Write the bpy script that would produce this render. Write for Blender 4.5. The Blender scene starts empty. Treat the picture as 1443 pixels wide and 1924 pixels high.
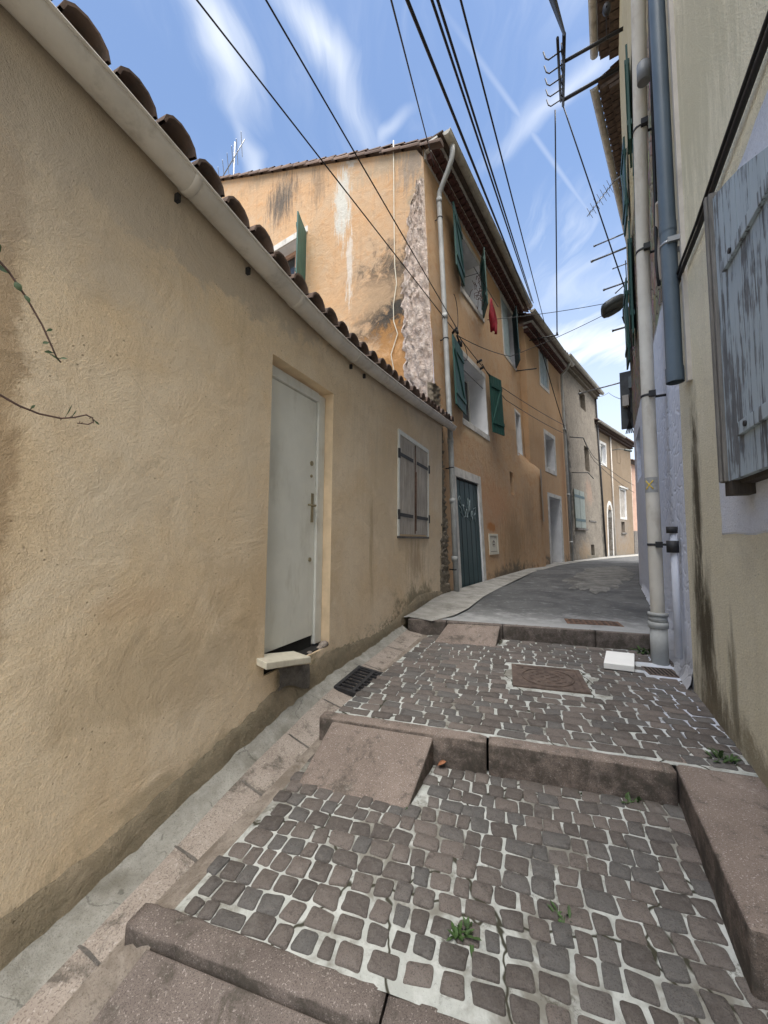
import bpy, bmesh, math, random
from math import sin, cos, radians, pi, sqrt, atan2
from mathutils import Vector, Euler
random.seed(7)
SC = bpy.context.scene
COL = SC.collection

# ------------------------------------------------------------------ camera, sky, sun, exposure
cam = bpy.data.cameras.new("camera")
cam_o = bpy.data.objects.new("camera", cam); COL.objects.link(cam_o)
cam.sensor_fit = 'VERTICAL'; cam.sensor_height = 36.0; cam.lens = 36.0*723/1924
cam.clip_start = 0.03; cam.clip_end = 2000
cam_o.location = (0, 0, 1.65)
cam_o.rotation_mode = 'YXZ'
from mathutils import Matrix
_p = math.atan(52/723)
cam_o.rotation_mode = 'XYZ'
cam_o.rotation_euler = (Matrix.Rotation(pi/2+_p, 3, 'X') @ Matrix.Rotation(radians(0.42), 3, 'Z')).to_euler()
SC.camera = cam_o

SUN_EL, SUN_AZ = 67.0, 157.0          # azimuth: degrees clockwise from +Y
SUN_STR, SUN_ANG = 4.7, 66.0
SKY_STR = 0.105
SC.view_settings.view_transform = 'Standard'
SC.view_settings.look = 'None'
SC.view_settings.exposure = 1.40
SC.view_settings.gamma = 1.0
sun = bpy.data.lights.new("sun", 'SUN'); sun.energy = SUN_STR; sun.angle = radians(SUN_ANG); sun.color = (1, .955, .88)
sun_o = bpy.data.objects.new("sun", sun); COL.objects.link(sun_o)
_d = Vector((sin(radians(SUN_AZ))*cos(radians(SUN_EL)), cos(radians(SUN_AZ))*cos(radians(SUN_EL)), sin(radians(SUN_EL))))
sun_o.rotation_euler = _d.to_track_quat('Z', 'Y').to_euler()
sun_o.location = (0, 0, 30)

# ------------------------------------------------------------------ node helper
class NT:
    def __init__(s, nt):
        s.t = nt; s.t.nodes.clear(); s._pos = None; s._uv = None
    def add(s, typ, ins=None, **props):
        n = s.t.nodes.new(typ)
        for k, v in props.items(): setattr(n, k, v)
        for k, v in (ins or {}).items(): s.set(n.inputs[k], v)
        return n
    def set(s, sock, v):
        if isinstance(v, bpy.types.NodeSocket): s.t.links.new(v, sock)
        else:
            if sock.type == 'RGBA' and isinstance(v, (tuple, list)) and len(v) == 3: v = (*v, 1)
            sock.default_value = v
    def pos(s):
        if not s._pos: s._pos = s.add('ShaderNodeNewGeometry').outputs['Position']
        return s._pos
    def uv(s):
        if not s._uv: s._uv = s.add('ShaderNodeUVMap', uv_map='UVMap').outputs['UV']
        return s._uv
    def mul(s, vec, xyz, off=(0, 0, 0)):
        return s.add('ShaderNodeVectorMath', {0: vec, 1: xyz, 2: off}, operation='MULTIPLY_ADD').outputs[0]
    def noise(s, vec, scale, detail=4, rough=.6, dist=0):
        return s.add('ShaderNodeTexNoise', {'Vector': vec, 'Scale': scale, 'Detail': detail, 'Roughness': rough, 'Distortion': dist}).outputs[0]
    def voro(s, vec, scale, feature='F1', out=0, rand=1):
        return s.add('ShaderNodeTexVoronoi', {'Vector': vec, 'Scale': scale, 'Randomness': rand}, feature=feature).outputs[out]
    def math(s, op, a, b=0., c=0., clamp=False):
        return s.add('ShaderNodeMath', {0: a, 1: b, 2: c}, operation=op, use_clamp=clamp).outputs[0]
    def mr(s, x, a, b, c=0., d=1., smooth=True):
        return s.add('ShaderNodeMapRange', {0: x, 1: a, 2: b, 3: c, 4: d}, clamp=True,
                     interpolation_type='SMOOTHSTEP' if smooth else 'LINEAR').outputs[0]
    def mix(s, f, a, b, mode='MIX'):
        n = s.add('ShaderNodeMix', data_type='RGBA', blend_type=mode)
        s.set(n.inputs[0], f); s.set(n.inputs[6], a); s.set(n.inputs[7], b); return n.outputs[2]
    def sep(s, v):
        n = s.add('ShaderNodeSeparateXYZ', {0: v}); return n.outputs
    def bump(s, h, strength=.5, dist=.01, normal=None):
        ins = {'Height': h, 'Strength': strength, 'Distance': dist}
        if normal is not None: ins['Normal'] = normal
        return s.add('ShaderNodeBump', ins).outputs[0]
    def out(s, col, rough=.9, normal=None, metal=0., spec=.3):
        p = s.add('ShaderNodeBsdfPrincipled', {'Base Color': col, 'Roughness': rough, 'Metallic': metal, 'Specular IOR Level': spec})
        if normal is not None: s.set(p.inputs['Normal'], normal)
        s.t.links.new(p.outputs[0], s.add('ShaderNodeOutputMaterial').inputs[0])
    def blob(s, c, r, soft=.5, amp=.8, nz=None):
        """0..1 mask round (u,v)=c with radii r in metres on the wall, edge broken up by noise"""
        v = s.mul(s.uv(), (1/r[0], 1/r[1], 0), (-c[0]/r[0], -c[1]/r[1], 0))
        d = s.add('ShaderNodeVectorMath', {0: v}, operation='LENGTH').outputs['Value']
        if nz is not None: d = s.math('ADD', d, s.math('MULTIPLY', s.math('SUBTRACT', nz, .5), amp))
        return s.mr(d, 1.0, 1.0-soft, 0, 1)

def mat(name):
    m = bpy.data.materials.new(name); m.use_nodes = True
    return m, NT(m.node_tree)

def simple(name, col, rough=.6, var=.25, scale=6, bump=.15, bscale=60, metal=0, spec=.4, dirt=None, stretch=(1, 1, 1), dirt_amt=.6):
    m, t = mat(name)
    v = t.mul(t.pos(), stretch)
    n = t.noise(v, scale, 5)
    c = t.mix(t.mr(n, .3, .7), tuple(x*(1-var) for x in col), tuple(min(1, x*(1+var)) for x in col))
    if dirt:
        d = t.noise(t.mul(v, (1, 1, .35)), scale*1.7, 6, .7)
        c = t.mix(t.mr(d, .5, .72, 0, dirt_amt), c, dirt)
    t.out(c, rough, t.bump(t.noise(v, bscale, 4), bump, .004) if bump else None, metal, spec)
    return m

# ------------------------------------------------------------------ world: Nishita sky with cirrus
world = bpy.data.worlds.new("World"); SC.world = world; world.use_nodes = True
w = NT(world.node_tree)
sky = w.add('ShaderNodeTexSky', sky_type='NISHITA', sun_disc=False, sun_elevation=radians(SUN_EL),
            sun_rotation=radians(SUN_AZ), air_density=1.0, dust_density=.6, ozone_density=1.6)
dirv = w.add('ShaderNodeTexCoord').outputs['Generated']
dx, dy, dz = w.sep(dirv)[:3]
iz = w.math('DIVIDE', 1., w.math('MAXIMUM', dz, .06))
comb = w.add('ShaderNodeCombineXYZ', {0: w.math('MULTIPLY', dx, iz), 1: w.math('MULTIPLY', dy, iz), 2: 0.}).outputs[0]
warp = w.add('ShaderNodeVectorMath', {0: w.add('ShaderNodeTexNoise', {'Vector': comb, 'Scale': 2.2, 'Detail': 3}).outputs['Color'], 1: (.5, .5, .5)}, operation='SUBTRACT').outputs[0]
cw = w.add('ShaderNodeVectorMath', {0: warp, 1: (.32, .32, 0), 2: comb}, operation='MULTIPLY_ADD').outputs[0]
rot = w.add('ShaderNodeMapping', {'Vector': cw, 'Rotation': (0, 0, radians(-28)), 'Scale': (4.6, 1.0, 1)}).outputs[0]
fib = w.noise(rot, 2.1, 6, .58, .3)
bigc = w.noise(comb, 1.9, 2, .5)
cir = w.math('MULTIPLY', w.mr(fib, .40, .85, 0, .55), w.mr(bigc, .38, .66))
def patch(c, r, rotd, amt, nscale=3.0):
    mv = w.add('ShaderNodeMapping', {'Vector': cw, 'Rotation': (0, 0, radians(rotd))}).outputs[0]
    cx, cy = c; a = radians(rotd)
    cc = (cx*cos(a)-cy*sin(a), cx*sin(a)+cy*cos(a))
    v = w.mul(mv, (1/r[0], 1/r[1], 0), (-cc[0]/r[0], -cc[1]/r[1], 0))
    d = w.add('ShaderNodeVectorMath', {0: v}, operation='LENGTH').outputs['Value']
    d = w.math('ADD', d, w.math('MULTIPLY', w.math('SUBTRACT', fib, .5), 1.5))
    return w.mr(d, 1.15, -.25, 0, amt)
masks = [cir, patch((-.13, .73), (.06, .24), 32, .75), patch((-.36, .70), (.07, .22), 8, .75), patch((-.36, .98), (.03, .22), 0, .55),
         patch((.36, .80), (.05, .28), -30, .6), patch((.02, .86), (.018, .09), -50, .35), patch((1.10, 1.95), (.75, .42), 0, 1.0),
         patch((.9, 1.45), (.5, .3), 20, .45)]
# old contrail: a thin straight streak across the sky
ca = Vector((.20, .74)); cb = Vector((.66, 1.14)); cd = (cb-ca).normalized(); cn = Vector((-cd.y, cd.x))
x_, y_ = w.sep(comb)[:2]
dist = w.math('ABSOLUTE', w.math('ADD', w.math('MULTIPLY', x_, cn.x), w.math('MULTIPLY_ADD', y_, cn.y, -ca.dot(cn))))
alng = w.math('ADD', w.math('MULTIPLY', x_, cd.x), w.math('MULTIPLY_ADD', y_, cd.y, -ca.dot(cd)))
con = w.math('MULTIPLY', w.mr(dist, .010, .0, 0, .20), w.math('MULTIPLY', w.mr(alng, -.25, .15), w.mr(alng, .68, .55)))
masks.append(con)
mk = masks[0]
for q in masks[1:]: mk = w.math('MAXIMUM', mk, q)
hz = w.mr(dz, .72, .18, 0, .55)
mk = w.math('MAXIMUM', mk, hz)
skyc = w.mix(.08, sky.outputs[0], w.mix(1., sky.outputs[0], (1.35, 1.10, .95), 'MULTIPLY'))
col = w.mix(w.math('MULTIPLY', mk, .97), skyc, (4.3, 4.5, 4.75))
bg = w.add('ShaderNodeBackground', {'Color': col, 'Strength': SKY_STR})
w.t.links.new(bg.outputs[0], w.add('ShaderNodeOutputWorld').inputs[0])

# ------------------------------------------------------------------ mesh helpers
OFF = {}
class MB:
    def __init__(s): s.v = []; s.f = []; s.m = []; s.uv = []; s.sm = []; s.col = []
    def face(s, pts, mi=0, uv=None, smooth=False, col=None):
        i = len(s.v); s.v += [Vector(p) for p in pts]
        s.f.append(list(range(i, i+len(pts)))); s.m.append(mi); s.uv.append(uv); s.sm.append(smooth); s.col.append(col)
    def grid(s, rows, mi=0, uvs=None, smooth=True, col=None, close=False):
        """rows: list of rows of points, shared vertices"""
        i = len(s.v); n = len(rows[0])
        for r in rows: s.v += [Vector(p) for p in r]
        for a in range(len(rows)-1):
            for b in range(n if close else n-1):
                b2 = (b+1) % n
                s.f.append([i+a*n+b, i+a*n+b2, i+(a+1)*n+b2, i+(a+1)*n+b]); s.m.append(mi); s.sm.append(smooth); s.col.append(col)
                s.uv.append([uvs[a][b], uvs[a][b2], uvs[a+1][b2], uvs[a+1][b]] if uvs else None)
    def box(s, M, a, b, mi=0, smooth=False):
        (x0, y0, z0), (x1, y1, z1) = a, b
        P = [M(x, y, z) for z in (z0, z1) for y in (y0, y1) for x in (x0, x1)]
        i = len(s.v); s.v += [Vector(p) for p in P]
        for q in ((0, 1, 3, 2), (4, 6, 7, 5), (0, 4, 5, 1), (2, 3, 7, 6), (0, 2, 6, 4), (1, 5, 7, 3)):
            s.f.append([i+k for k in q]); s.m.append(mi); s.uv.append(None); s.sm.append(smooth); s.col.append(None)
    def hexa(s, P, mi=0):
        i = len(s.v); s.v += [Vector(p) for p in P]
        for q in ((0, 1, 2, 3), (7, 6, 5, 4), (0, 4, 5, 1), (1, 5, 6, 2), (2, 6, 7, 3), (3, 7, 4, 0)):
            s.f.append([i+k for k in q]); s.m.append(mi); s.uv.append(None); s.sm.append(False); s.col.append(None)
    def tube(s, pts, r, seg=8, mi=0, cap=True, flat=None):
        pts = [Vector(p) for p in pts]; rows = []
        rr = r if isinstance(r, (list, tuple)) else [r]*len(pts)
        up = Vector((0, 0, 1)); prev = None
        for k, p in enumerate(pts):
            t = (pts[min(k+1, len(pts)-1)] - pts[max(k-1, 0)]).normalized()
            if prev is None:
                ref = up if abs(t.z) < .95 else Vector((1, 0, 0))
                x = t.cross(ref).normalized()
            else:
                x = (prev - t*prev.dot(t)).normalized()
            prev = x; y = t.cross(x)
            rows.append([p + x*(cos(2*pi*j/seg)*rr[k]) + y*(sin(2*pi*j/seg)*rr[k]) for j in range(seg)])
        s.grid(rows, mi, close=True)
        if cap:
            s.face(rows[0][::-1], mi); s.face(rows[-1], mi)
    def build(s, name, mats, parent=None, bevel=0, weld=True, off=None, bseg=2, solid=0):
        me = bpy.data.meshes.new(name)
        o = bpy.data.objects.new(name, me); COL.objects.link(o)
        d = OFF[parent.name] if parent else (Vector(off) if off is not None else Vector((0, 0, 0)))
        OFF[o.name] = d
        if parent: o.parent = parent
        elif off is not None: o.location = off
        bm = bmesh.new()
        vs = [bm.verts.new(v-d) for v in s.v]
        uvl = bm.loops.layers.uv.new('UVMap') if any(u for u in s.uv) else None
        cl = bm.loops.layers.float_color.new('rnd') if any(c is not None for c in s.col) else None
        for f, m, u, sm, c in zip(s.f, s.m, s.uv, s.sm, s.col):
            try: bf = bm.faces.new([vs[i] for i in f])
            except ValueError: continue
            bf.material_index = m; bf.smooth = sm
            if uvl and u:
                for l, q in zip(bf.loops, u): l[uvl].uv = q
            if cl:
                for l in bf.loops: l[cl] = (*(c or (.5, .5, .5)), 1)
        if weld: bmesh.ops.remove_doubles(bm, verts=bm.verts, dist=.0004)
        bmesh.ops.recalc_face_normals(bm, faces=bm.faces) if not uvl else None
        bm.to_mesh(me); bm.free()
        for m in (mats if isinstance(mats, (list, tuple)) else [mats]): me.materials.append(m)
        if solid:
            k = o.modifiers.new('solid', 'SOLIDIFY'); k.thickness = solid; k.offset = 0
        if bevel:
            b = o.modifiers.new('bevel', 'BEVEL'); b.width = bevel; b.segments = bseg; b.limit_method = 'ANGLE'; b.angle_limit = radians(35)
        return o

def tag(o, label=None, cat=None, group=None, kind=None):
    if label: o['label'] = label
    if cat: o['category'] = cat
    if group: o['group'] = group
    if kind: o['kind'] = kind
    return o
def thing(name, loc, label, cat, group=None):
    o = bpy.data.objects.new(name, None); COL.objects.link(o); o.location = loc; o.empty_display_size = .2
    OFF[o.name] = Vector(loc)
    return tag(o, label, cat, group)

class Wall:
    """a facade line: a metres along it, n metres out towards the street, z up; k is the batter (lean) of the wall"""
    def __init__(s, x, y, head, k=0, z0=.6, side=1):
        h = radians(head); s.d = Vector((sin(h), cos(h), 0)); s.n = Vector((cos(h), -sin(h), 0))*side
        s.o = Vector((x, y, 0)); s.k = k; s.z0 = z0
    def __call__(s, a, n, z): return s.o + s.d*a + s.n*(n - s.k*(z-s.z0)) + Vector((0, 0, z))

def interp(tab, x):
    if x <= tab[0][0]: return tab[0][1]
    for (a, b), (c, d) in zip(tab, tab[1:]):
        if x <= c: return b + (d-b)*(x-a)/(c-a)
    return tab[-1][1]

def wall_mesh(W, a0, a1, z0, z1, holes, mi_wall=0, mi_rev=1, top=None, mb=None, step=.6, left=None):
    """front sheet with rectangular holes; each hole (a0,a1,z0,z1,depth) gets reveals. top(a) optionally replaces z1."""
    mb = mb or MB()
    As = sorted(set([a0, a1] + [h[i] for h in holes for i in (0, 1)] + [a0+(a1-a0)*k/max(1, int((a1-a0)/step)) for k in range(max(1, int((a1-a0)/step)))]))
    Zs = sorted(set([z0, z1] + [h[i] for h in holes for i in (2, 3)]))
    for i in range(len(As)-1):
        for j in range(len(Zs)-1):
            p, q, r, t = As[i], As[i+1], Zs[j], Zs[j+1]
            ca, cz = (p+q)/2, (r+t)/2
            if any(h[0] < ca < h[1] and h[2] < cz < h[3] for h in holes): continue
            t0 = t1 = t
            if top and j == len(Zs)-2: t0, t1 = top(p), top(q)
            pts = [(p, r), (q, r), (q, t1), (p, t0)]
            if left: pts = [(max(a, left(z)), z) for a, z in pts]
            mb.face([W(a, 0, z) for a, z in pts], mi_wall, pts)
    for h in holes:
        p, q, r, t, d = h[:5]; m = h[5] if len(h) > 5 else mi_rev
        for e in ([(p, 0, r), (p, 0, t), (p, -d, t), (p, -d, r)], [(q, 0, r), (q, -d, r), (q, -d, t), (q, 0, t)],
                  [(p, 0, t), (q, 0, t), (q, -d, t), (p, -d, t)], [(p, 0, r), (p, -d, r), (q, -d, r), (q, 0, r)]):
            mb.face([W(*x) for x in e], m, [(x[0]+x[1], x[2]) for x in e])
    return mb

def frame_band(mb, W, a0, a1, z0, z1, wl, n0=0., n1=.012, wt=None, wb=None, mi=0):
    """painted surround: four raised strips round an opening"""
    wt = wl if wt is None else wt; wb = wl if wb is None else wb
    M = W
    if wt: mb.box(M, (a0-wl, n0, z1), (a1+wl, n1, z1+wt), mi)
    if wb: mb.box(M, (a0-wl, n0, z0-wb), (a1+wl, n1, z0), mi)
    mb.box(M, (a0-wl, n0, z0), (a0, n1, z1), mi); mb.box(M, (a1, n0, z0), (a1+wl, n1, z1), mi)

def leaf_map(W, a, n, ang, flip=False):
    """local map of a hinged leaf: x along the leaf from the hinge, y out of its face, z up"""
    c, s = cos(radians(ang)), sin(radians(ang))
    return lambda x, y, z: W(a + x*c - y*s, n + x*s + y*c, z)

def plank_leaf(M, wd, z0, z1, th=.03, planks=5, ledges=(.18, .82), brace=True, sides=(1,), gap=.004, mb=None, lw=.09, mi=0, toplim=None):
    mb = mb or MB(); pw = wd/planks
    for k in range(planks):
        mb.box(M, (k*pw+gap/2, 0, z0), ((k+1)*pw-gap/2, th, z1), mi)
    for sd in sides:
        y0, y1 = (th, th+.022) if sd > 0 else (-.022, 0)
        H = z1-z0
        for f in ledges:
            zc = z0+H*f; mb.box(M, (.01, y0, zc-lw/2), (wd-.01, y1, zc+lw/2), mi)
        if brace:
            za, zb = z0+H*ledges[0]+lw/2, z0+H*ledges[1]-lw/2
            P = [(.02, za), (.02+lw, za), (wd-.02, zb), (wd-.02-lw, zb)]
            mb.hexa([M(x, y0, z) for x, z in P] + [M(x, y1, z) for x, z in P], mi)
    return mb

def arc_pts(n, a0, a1): return [a0+(a1-a0)*k/n for k in range(n+1)]

def barrel_roof(W, a0, a1, n_e, z_e, slope, length, pitch=.213, tl=.36, r=.085, th=.014, seg=6, mb=None, jitter=.012, mi=0, base=True, mid=0, zf=None, pan=.02):
    W0 = W; W = (lambda a, n, z: W0(a, n, z+zf(a))) if zf else W0
    """barrel tiles running up the slope (towards -n) from the eave; also the deck under them"""
    mb = mb or MB(); rnd = random.Random(int(a0*100)+int(z_e*10))
    cs = 1/sqrt(1+slope*slope); rows = int(length/tl)
    nb = int((a1-a0)/pitch)
    for b in range(nb+1):
        ac = a0+b*pitch
        if ac > a1: break
        for k in range(rows):
            j = rnd.uniform(-jitter, jitter); jz = rnd.uniform(-.004, .006); tw = rnd.uniform(-.008, .008)
            x0 = k*tl - (.03 if k else 0) + j; x1 = (k+1)*tl+.02
            R0, R1 = r*1.08, r*.9
            ring = []
            c = tuple([rnd.random()]*3)
            for x, R, dz, t_ in ((x0, R0, .020, tw), (x1, R1, .0, 0)):
                outer = [W(ac+t_-R*cos(u), n_e-x*cs, z_e+x*cs*slope+dz+jz+R*sin(u)*.95) for u in arc_pts(seg, 0.02, pi-.02)]
                inner = [W(ac+t_-(R-th)*cos(u), n_e-x*cs, z_e+x*cs*slope+dz+jz+(R-th)*sin(u)*.95) for u in arc_pts(seg, 0.02, pi-.02)]
                ring.append((outer, inner))
            mb.grid([ring[0][0], ring[1][0]], mi, col=c)
            if k == 0:
                mb.grid([ring[0][1], ring[1][1]], mi, col=c)
                mb.grid([ring[0][1], ring[0][0]], mi, smooth=False, col=c)
    if base:
        L = rows*tl*cs
        nA = max(2, int((a1-a0)/.3)); AA = [a0-.1+(a1-a0+.2)*i/nA for i in range(nA+1)]
        for dz in (-.012, -.04):
            mb.grid([[W(a, n_e-.04, z_e+dz) for a in AA], [W(a, n_e-L, z_e+dz+L*slope) for a in AA]], mid)
        # pan tiles closing the gaps at the eave
        for b in range(nb):
            ac = a0+(b+.5)*pitch
            rows2 = []
            for x in (-.0, .5):
                rows2.append([W(ac-.075*cos(u), n_e+pan-x*cs, z_e+x*cs*slope+.03-.06*sin(u)) for u in arc_pts(4, 0, pi)])
            mb.grid(rows2, mi, col=(.4, .4, .4))
    return mb

def gutter_mesh(W, a0, a1, n, z, r=.075, seg=10, mb=None, joint=.95, mi=0):
    mb = mb or MB()
    Z = z if callable(z) else (lambda a: z)
    def prof(a, R, lip=True):
        P = [W(a, n-R*cos(u), Z(a)-R*sin(u)) for u in arc_pts(seg, 0, pi)]
        return P
    N = max(2, int((a1-a0)/.25)); A = [a0+(a1-a0)*k/N for k in range(N+1)]
    mb.grid([prof(a, r) for a in A], mi); mb.grid([prof(a, r-.006) for a in A], mi)
    # rolled front lip
    mb.tube([W(a, n+r, Z(a)+.003) for a in A], .011, 6, mi)
    for a in (a0, a1): mb.face(prof(a, r), mi)
    x = a0+joint*.6
    while x < a1-.1:
        rows = [prof(x-.022, r+.001), prof(x-.018, r+.006), prof(x+.018, r+.006), prof(x+.022, r+.001)]
        mb.grid(rows, mi); x += joint
    return mb

def cable(name, pts, r, label, group, m, sag=0, n=14, cat='cable'):
    mb = MB(); P = []
    for (a, b) in zip(pts, pts[1:]):
        a, b = Vector(a), Vector(b)
        for k in range(n+1):
            t = k/n
            P.append(a.lerp(b, t) - Vector((0, 0, sag*4*t*(1-t))))
        if (a, b) != (pts[-2], pts[-1]): P.pop()
    mb.tube(P, r, 6)
    o = mb.build(name, m, off=pts[-1]); return tag(o, label, cat, group)

# ------------------------------------------------------------------ materials
def plaster(name, c1, c2, c3, stains=(), bump=.55, grain=150, lump=5, streak=.35, patch_amt=.8, swirl=.9, gritty=.45, pits=.7, cracks=0):
    m, t = mat(name); v = t.pos(); uv = t.uv()
    big = t.noise(v, 1.1, 5, .62, .6); mid = t.noise(v, 4.5, 6, .65, .8)
    uvs = t.mul(uv, (7, .55, 1)); st = t.noise(uvs, 1.0, 5, .62)
    c = t.mix(t.mr(big, .34, .66, 0, patch_amt), c1, c2)
    c = t.mix(t.mr(mid, .46, .74, 0, .75), c, c3)
    c = t.mix(t.mr(st, .52, .78, 0, streak), c, tuple(x*.6 for x in c1))
    fine = t.noise(v, grain, 3, .7)
    gr_ = t.noise(v, grain*.35, 4, .8)
    c = t.mix(t.mr(fine, .52, .70, 0, gritty), c, tuple(x*.55 for x in c1))
    c = t.mix(t.mr(gr_, .52, .72, 0, gritty), c, tuple(min(1, x*1.3) for x in c1))
    nz = t.mr(t.noise(t.mul(uv, (1, 1, 0)), 3.2, 7, .75, .4), .3, .7, 0, 1, False)
    nsol = t.mr(t.noise(t.mul(uv, (5, 1.1, 0)), 1.0, 9, .8, .3), .32, .68, 0, 1, False)
    pit = t.math('MULTIPLY', t.mr(t.voro(v, 26, 'F1'), .16, .07), t.mr(t.noise(v, 3.3, 3, .6), .52, .60))
    c = t.mix(t.math('MULTIPLY', pit, pits), c, tuple(x*.38 for x in c1))
    if cracks:
        wv = t.add('ShaderNodeVectorMath', {0: t.add('ShaderNodeTexNoise', {'Vector': v, 'Scale': 3.5, 'Detail': 6.}).outputs['Color'], 1: (.5, .5, .5), 2: v}, operation='MULTIPLY_ADD').outputs[0]
        ck = t.math('MULTIPLY', t.mr(t.voro(wv, 1.1, 'DISTANCE_TO_EDGE'), .007, .002), t.mr(big, .50, .56))
        c = t.mix(t.math('MULTIPLY', ck, cracks), c, tuple(x*.35 for x in c1))
    nst = t.mr(t.noise(t.mul(uv, (12, 1.5, 0)), 1.0, 8, .78, .25), .3, .7, 0, 1, False)
    nfine = t.noise(v, 28, 5, .75)
    rough_extra = None
    for s in stains:
        n_ = nst if s.get('streak') else nsol if s.get('solid') else nz
        k = t.blob(s['c'], s['r'], s.get('soft', .6), s.get('amp', 1.1), n_)
        k = t.math('MULTIPLY', k, s.get('amt', .8))
        if s.get('gr'): k = t.math('MULTIPLY', k, t.mr(nfine, s['gr'], s['gr']+.16))
        c = t.mix(k, c, s['col'])
    # trowel lumps + grain
    trow = t.noise(t.mul(v, (1, 1, 1)), lump, 6, .6, swirl)
    h = t.math('MULTIPLY_ADD', trow, 1.0, t.math('MULTIPLY', mid, .5))
    nrm = t.bump(h, bump, .03)
    nrm = t.bump(t.math('SUBTRACT', t.math('ADD', fine, gr_), t.math('MULTIPLY', pit, pits)), bump*1.1, .008, nrm)
    t.out(c, .95, nrm, 0, .15)
    return m
BLK = (.045, .045, .042)
M = {}
M['low'] = plaster('low_house_render', (.67, .52, .345), (.745, .63, .48), (.61, .485, .345), [
    dict(c=(-1.95, 1.9), r=(.54, 2.6), col=(.36, .255, .155), amt=.75, soft=.12, amp=.22),
    dict(c=(-.9, 3.75), r=(1.9, .62), col=(.42, .355, .285), amt=.62, soft=.16, amp=.5),
    dict(c=(2.5, 3.75), r=(3.2, .5), col=(.45, .375, .29), amt=.6, soft=.8, amp=.6),
    dict(c=(.2, 1.3), r=(.9, .6), col=(.56, .42, .265), amt=.5, soft=.6, amp=1.2),
    dict(c=(-.7, .95), r=(.8, .35), col=(.44, .345, .23), amt=.5, soft=.7, amp=1.2),
    dict(c=(2.0, 2.2), r=(.7, .9), col=(.58, .47, .33), amt=.5, soft=.7, amp=1.2),
    dict(c=(-1.5, 3.2), r=(1.2, .7), col=(.46, .40, .33), amt=.55, soft=.8, amp=.6),
    dict(c=(-.7, 2.8), r=(.5, .35), col=(.66, .56, .43), amt=.5, soft=.9, amp=1.2),
    dict(c=(-.2, 2.2), r=(.12, .8), col=(.65, .54, .40), amt=.6, soft=.7, amp=1.2),
    dict(c=(-1.0, 1.9), r=(.35, .22), col=(.64, .54, .41), amt=.5, soft=.8, amp=1.4),
    dict(c=(-.95, 1.33), r=(.22, .09), col=(.58, .42, .27), amt=.4, soft=.5, amp=1.0),
    dict(c=(3.3, .75), r=(1.1, .34), col=(.17, .15, .10), amt=.8, soft=.9, amp=1.5),
    dict(c=(2.3, .62), r=(.9, .22), col=(.13, .12, .08), amt=.85, soft=.9, amp=1.4, gr=.42),
    dict(c=(3.2, 1.35), r=(.55, .42), col=(.29, .20, .12), amt=.6, soft=.9, amp=1.3, streak=True),
    dict(c=(1.7, 1.6), r=(.08, .9), col=(.34, .25, .15), amt=.5, soft=.9, amp=1.3, streak=True),
    dict(c=(.6, .50), r=(.55, .22), col=(.16, .16, .10), amt=.9, soft=.8, amp=1.3),
    dict(c=(-.4, .36), r=(.9, .11), col=(.33, .27, .18), amt=.6, soft=.9, amp=1.4),
    dict(c=(-1.3, .16), r=(.8, .15), col=(.17, .145, .10), amt=.8, soft=.9, amp=1.4),
    dict(c=(1.2, .52), r=(.5, .16), col=(.30, .25, .14), amt=.7, soft=.9, amp=1.4)], bump=.52, lump=3.4, streak=.3, swirl=1.3, gritty=.6, pits=.7, cracks=.2)
M['footing'] = plaster('mossy_footing', (.29, .235, .16), (.175, .155, .11), (.36, .295, .21), [], bump=.8, lump=9, gritty=.6)
OR1, OR2, OR3 = (.52, .345, .20), (.57, .40, .255), (.48, .34, .225)
M['gable'] = plaster('orange_gable_render', (.53, .345, .20), (.50, .37, .25), (.54, .31, .15), [
    dict(c=(1.2, 6.7), r=(1.6, 1.6), col=(.20, .15, .105), amt=.75, soft=.9, amp=1.2),
    dict(c=(1.05, 6.6), r=(1.15, 1.45), col=BLK, amt=.95, soft=.7, amp=1.0),
    dict(c=(1.1, 5.2), r=(.8, .5), col=BLK, amt=.85, soft=.9, amp=1.2),
    dict(c=(4.75, 10.75), r=(.85, .9), col=(.09, .085, .078), amt=.9, soft=.9, amp=1.2, streak=True),
    dict(c=(3.4, 10.5), r=(.35, .8), col=(.16, .13, .10), amt=.55, soft=.9, amp=1.4, streak=True),
    dict(c=(2.6, 9.6), r=(.32, 1.2), col=(.55, .55, .50), amt=.9, soft=.6, amp=1.3, streak=True),
    dict(c=(2.35, 7.9), r=(.12, 1.0), col=(.60, .56, .50), amt=.8, soft=.5, amp=1.6, streak=True),
    dict(c=(2.45, 5.9), r=(.14, .7), col=(.58, .53, .46), amt=.8, soft=.5, amp=1.6, streak=True),
    dict(c=(2.3, 10.7), r=(.3, .3), col=(.55, .54, .50), amt=.8, soft=.5, amp=1.7),
    dict(c=(.7, 9.5), r=(.55, .7), col=(.24, .22, .19), amt=.75, soft=.9, amp=1.4, streak=True),
    dict(c=(1.4, 9.9), r=(1.2, .35), col=(.36, .30, .22), amt=.6, soft=.9, amp=1.4, streak=True),
    dict(c=(.4, 8.75), r=(.5, .55), col=(.25, .26, .22), amt=.7, soft=.9, amp=1.4),
    dict(c=(4.5, 11.9), r=(3.2, .35), col=(.30, .22, .14), amt=.6, soft=.9, amp=1.4, streak=True),
    dict(c=(1.5, 6.9), r=(1.2, .5), col=(.52, .36, .22), amt=.7, soft=.7, amp=1.3),
    dict(c=(.8, 5.4), r=(1.3, 1.1), col=(.62, .31, .10), amt=.55, soft=.6, amp=1.2)], bump=.8, lump=4)
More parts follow.
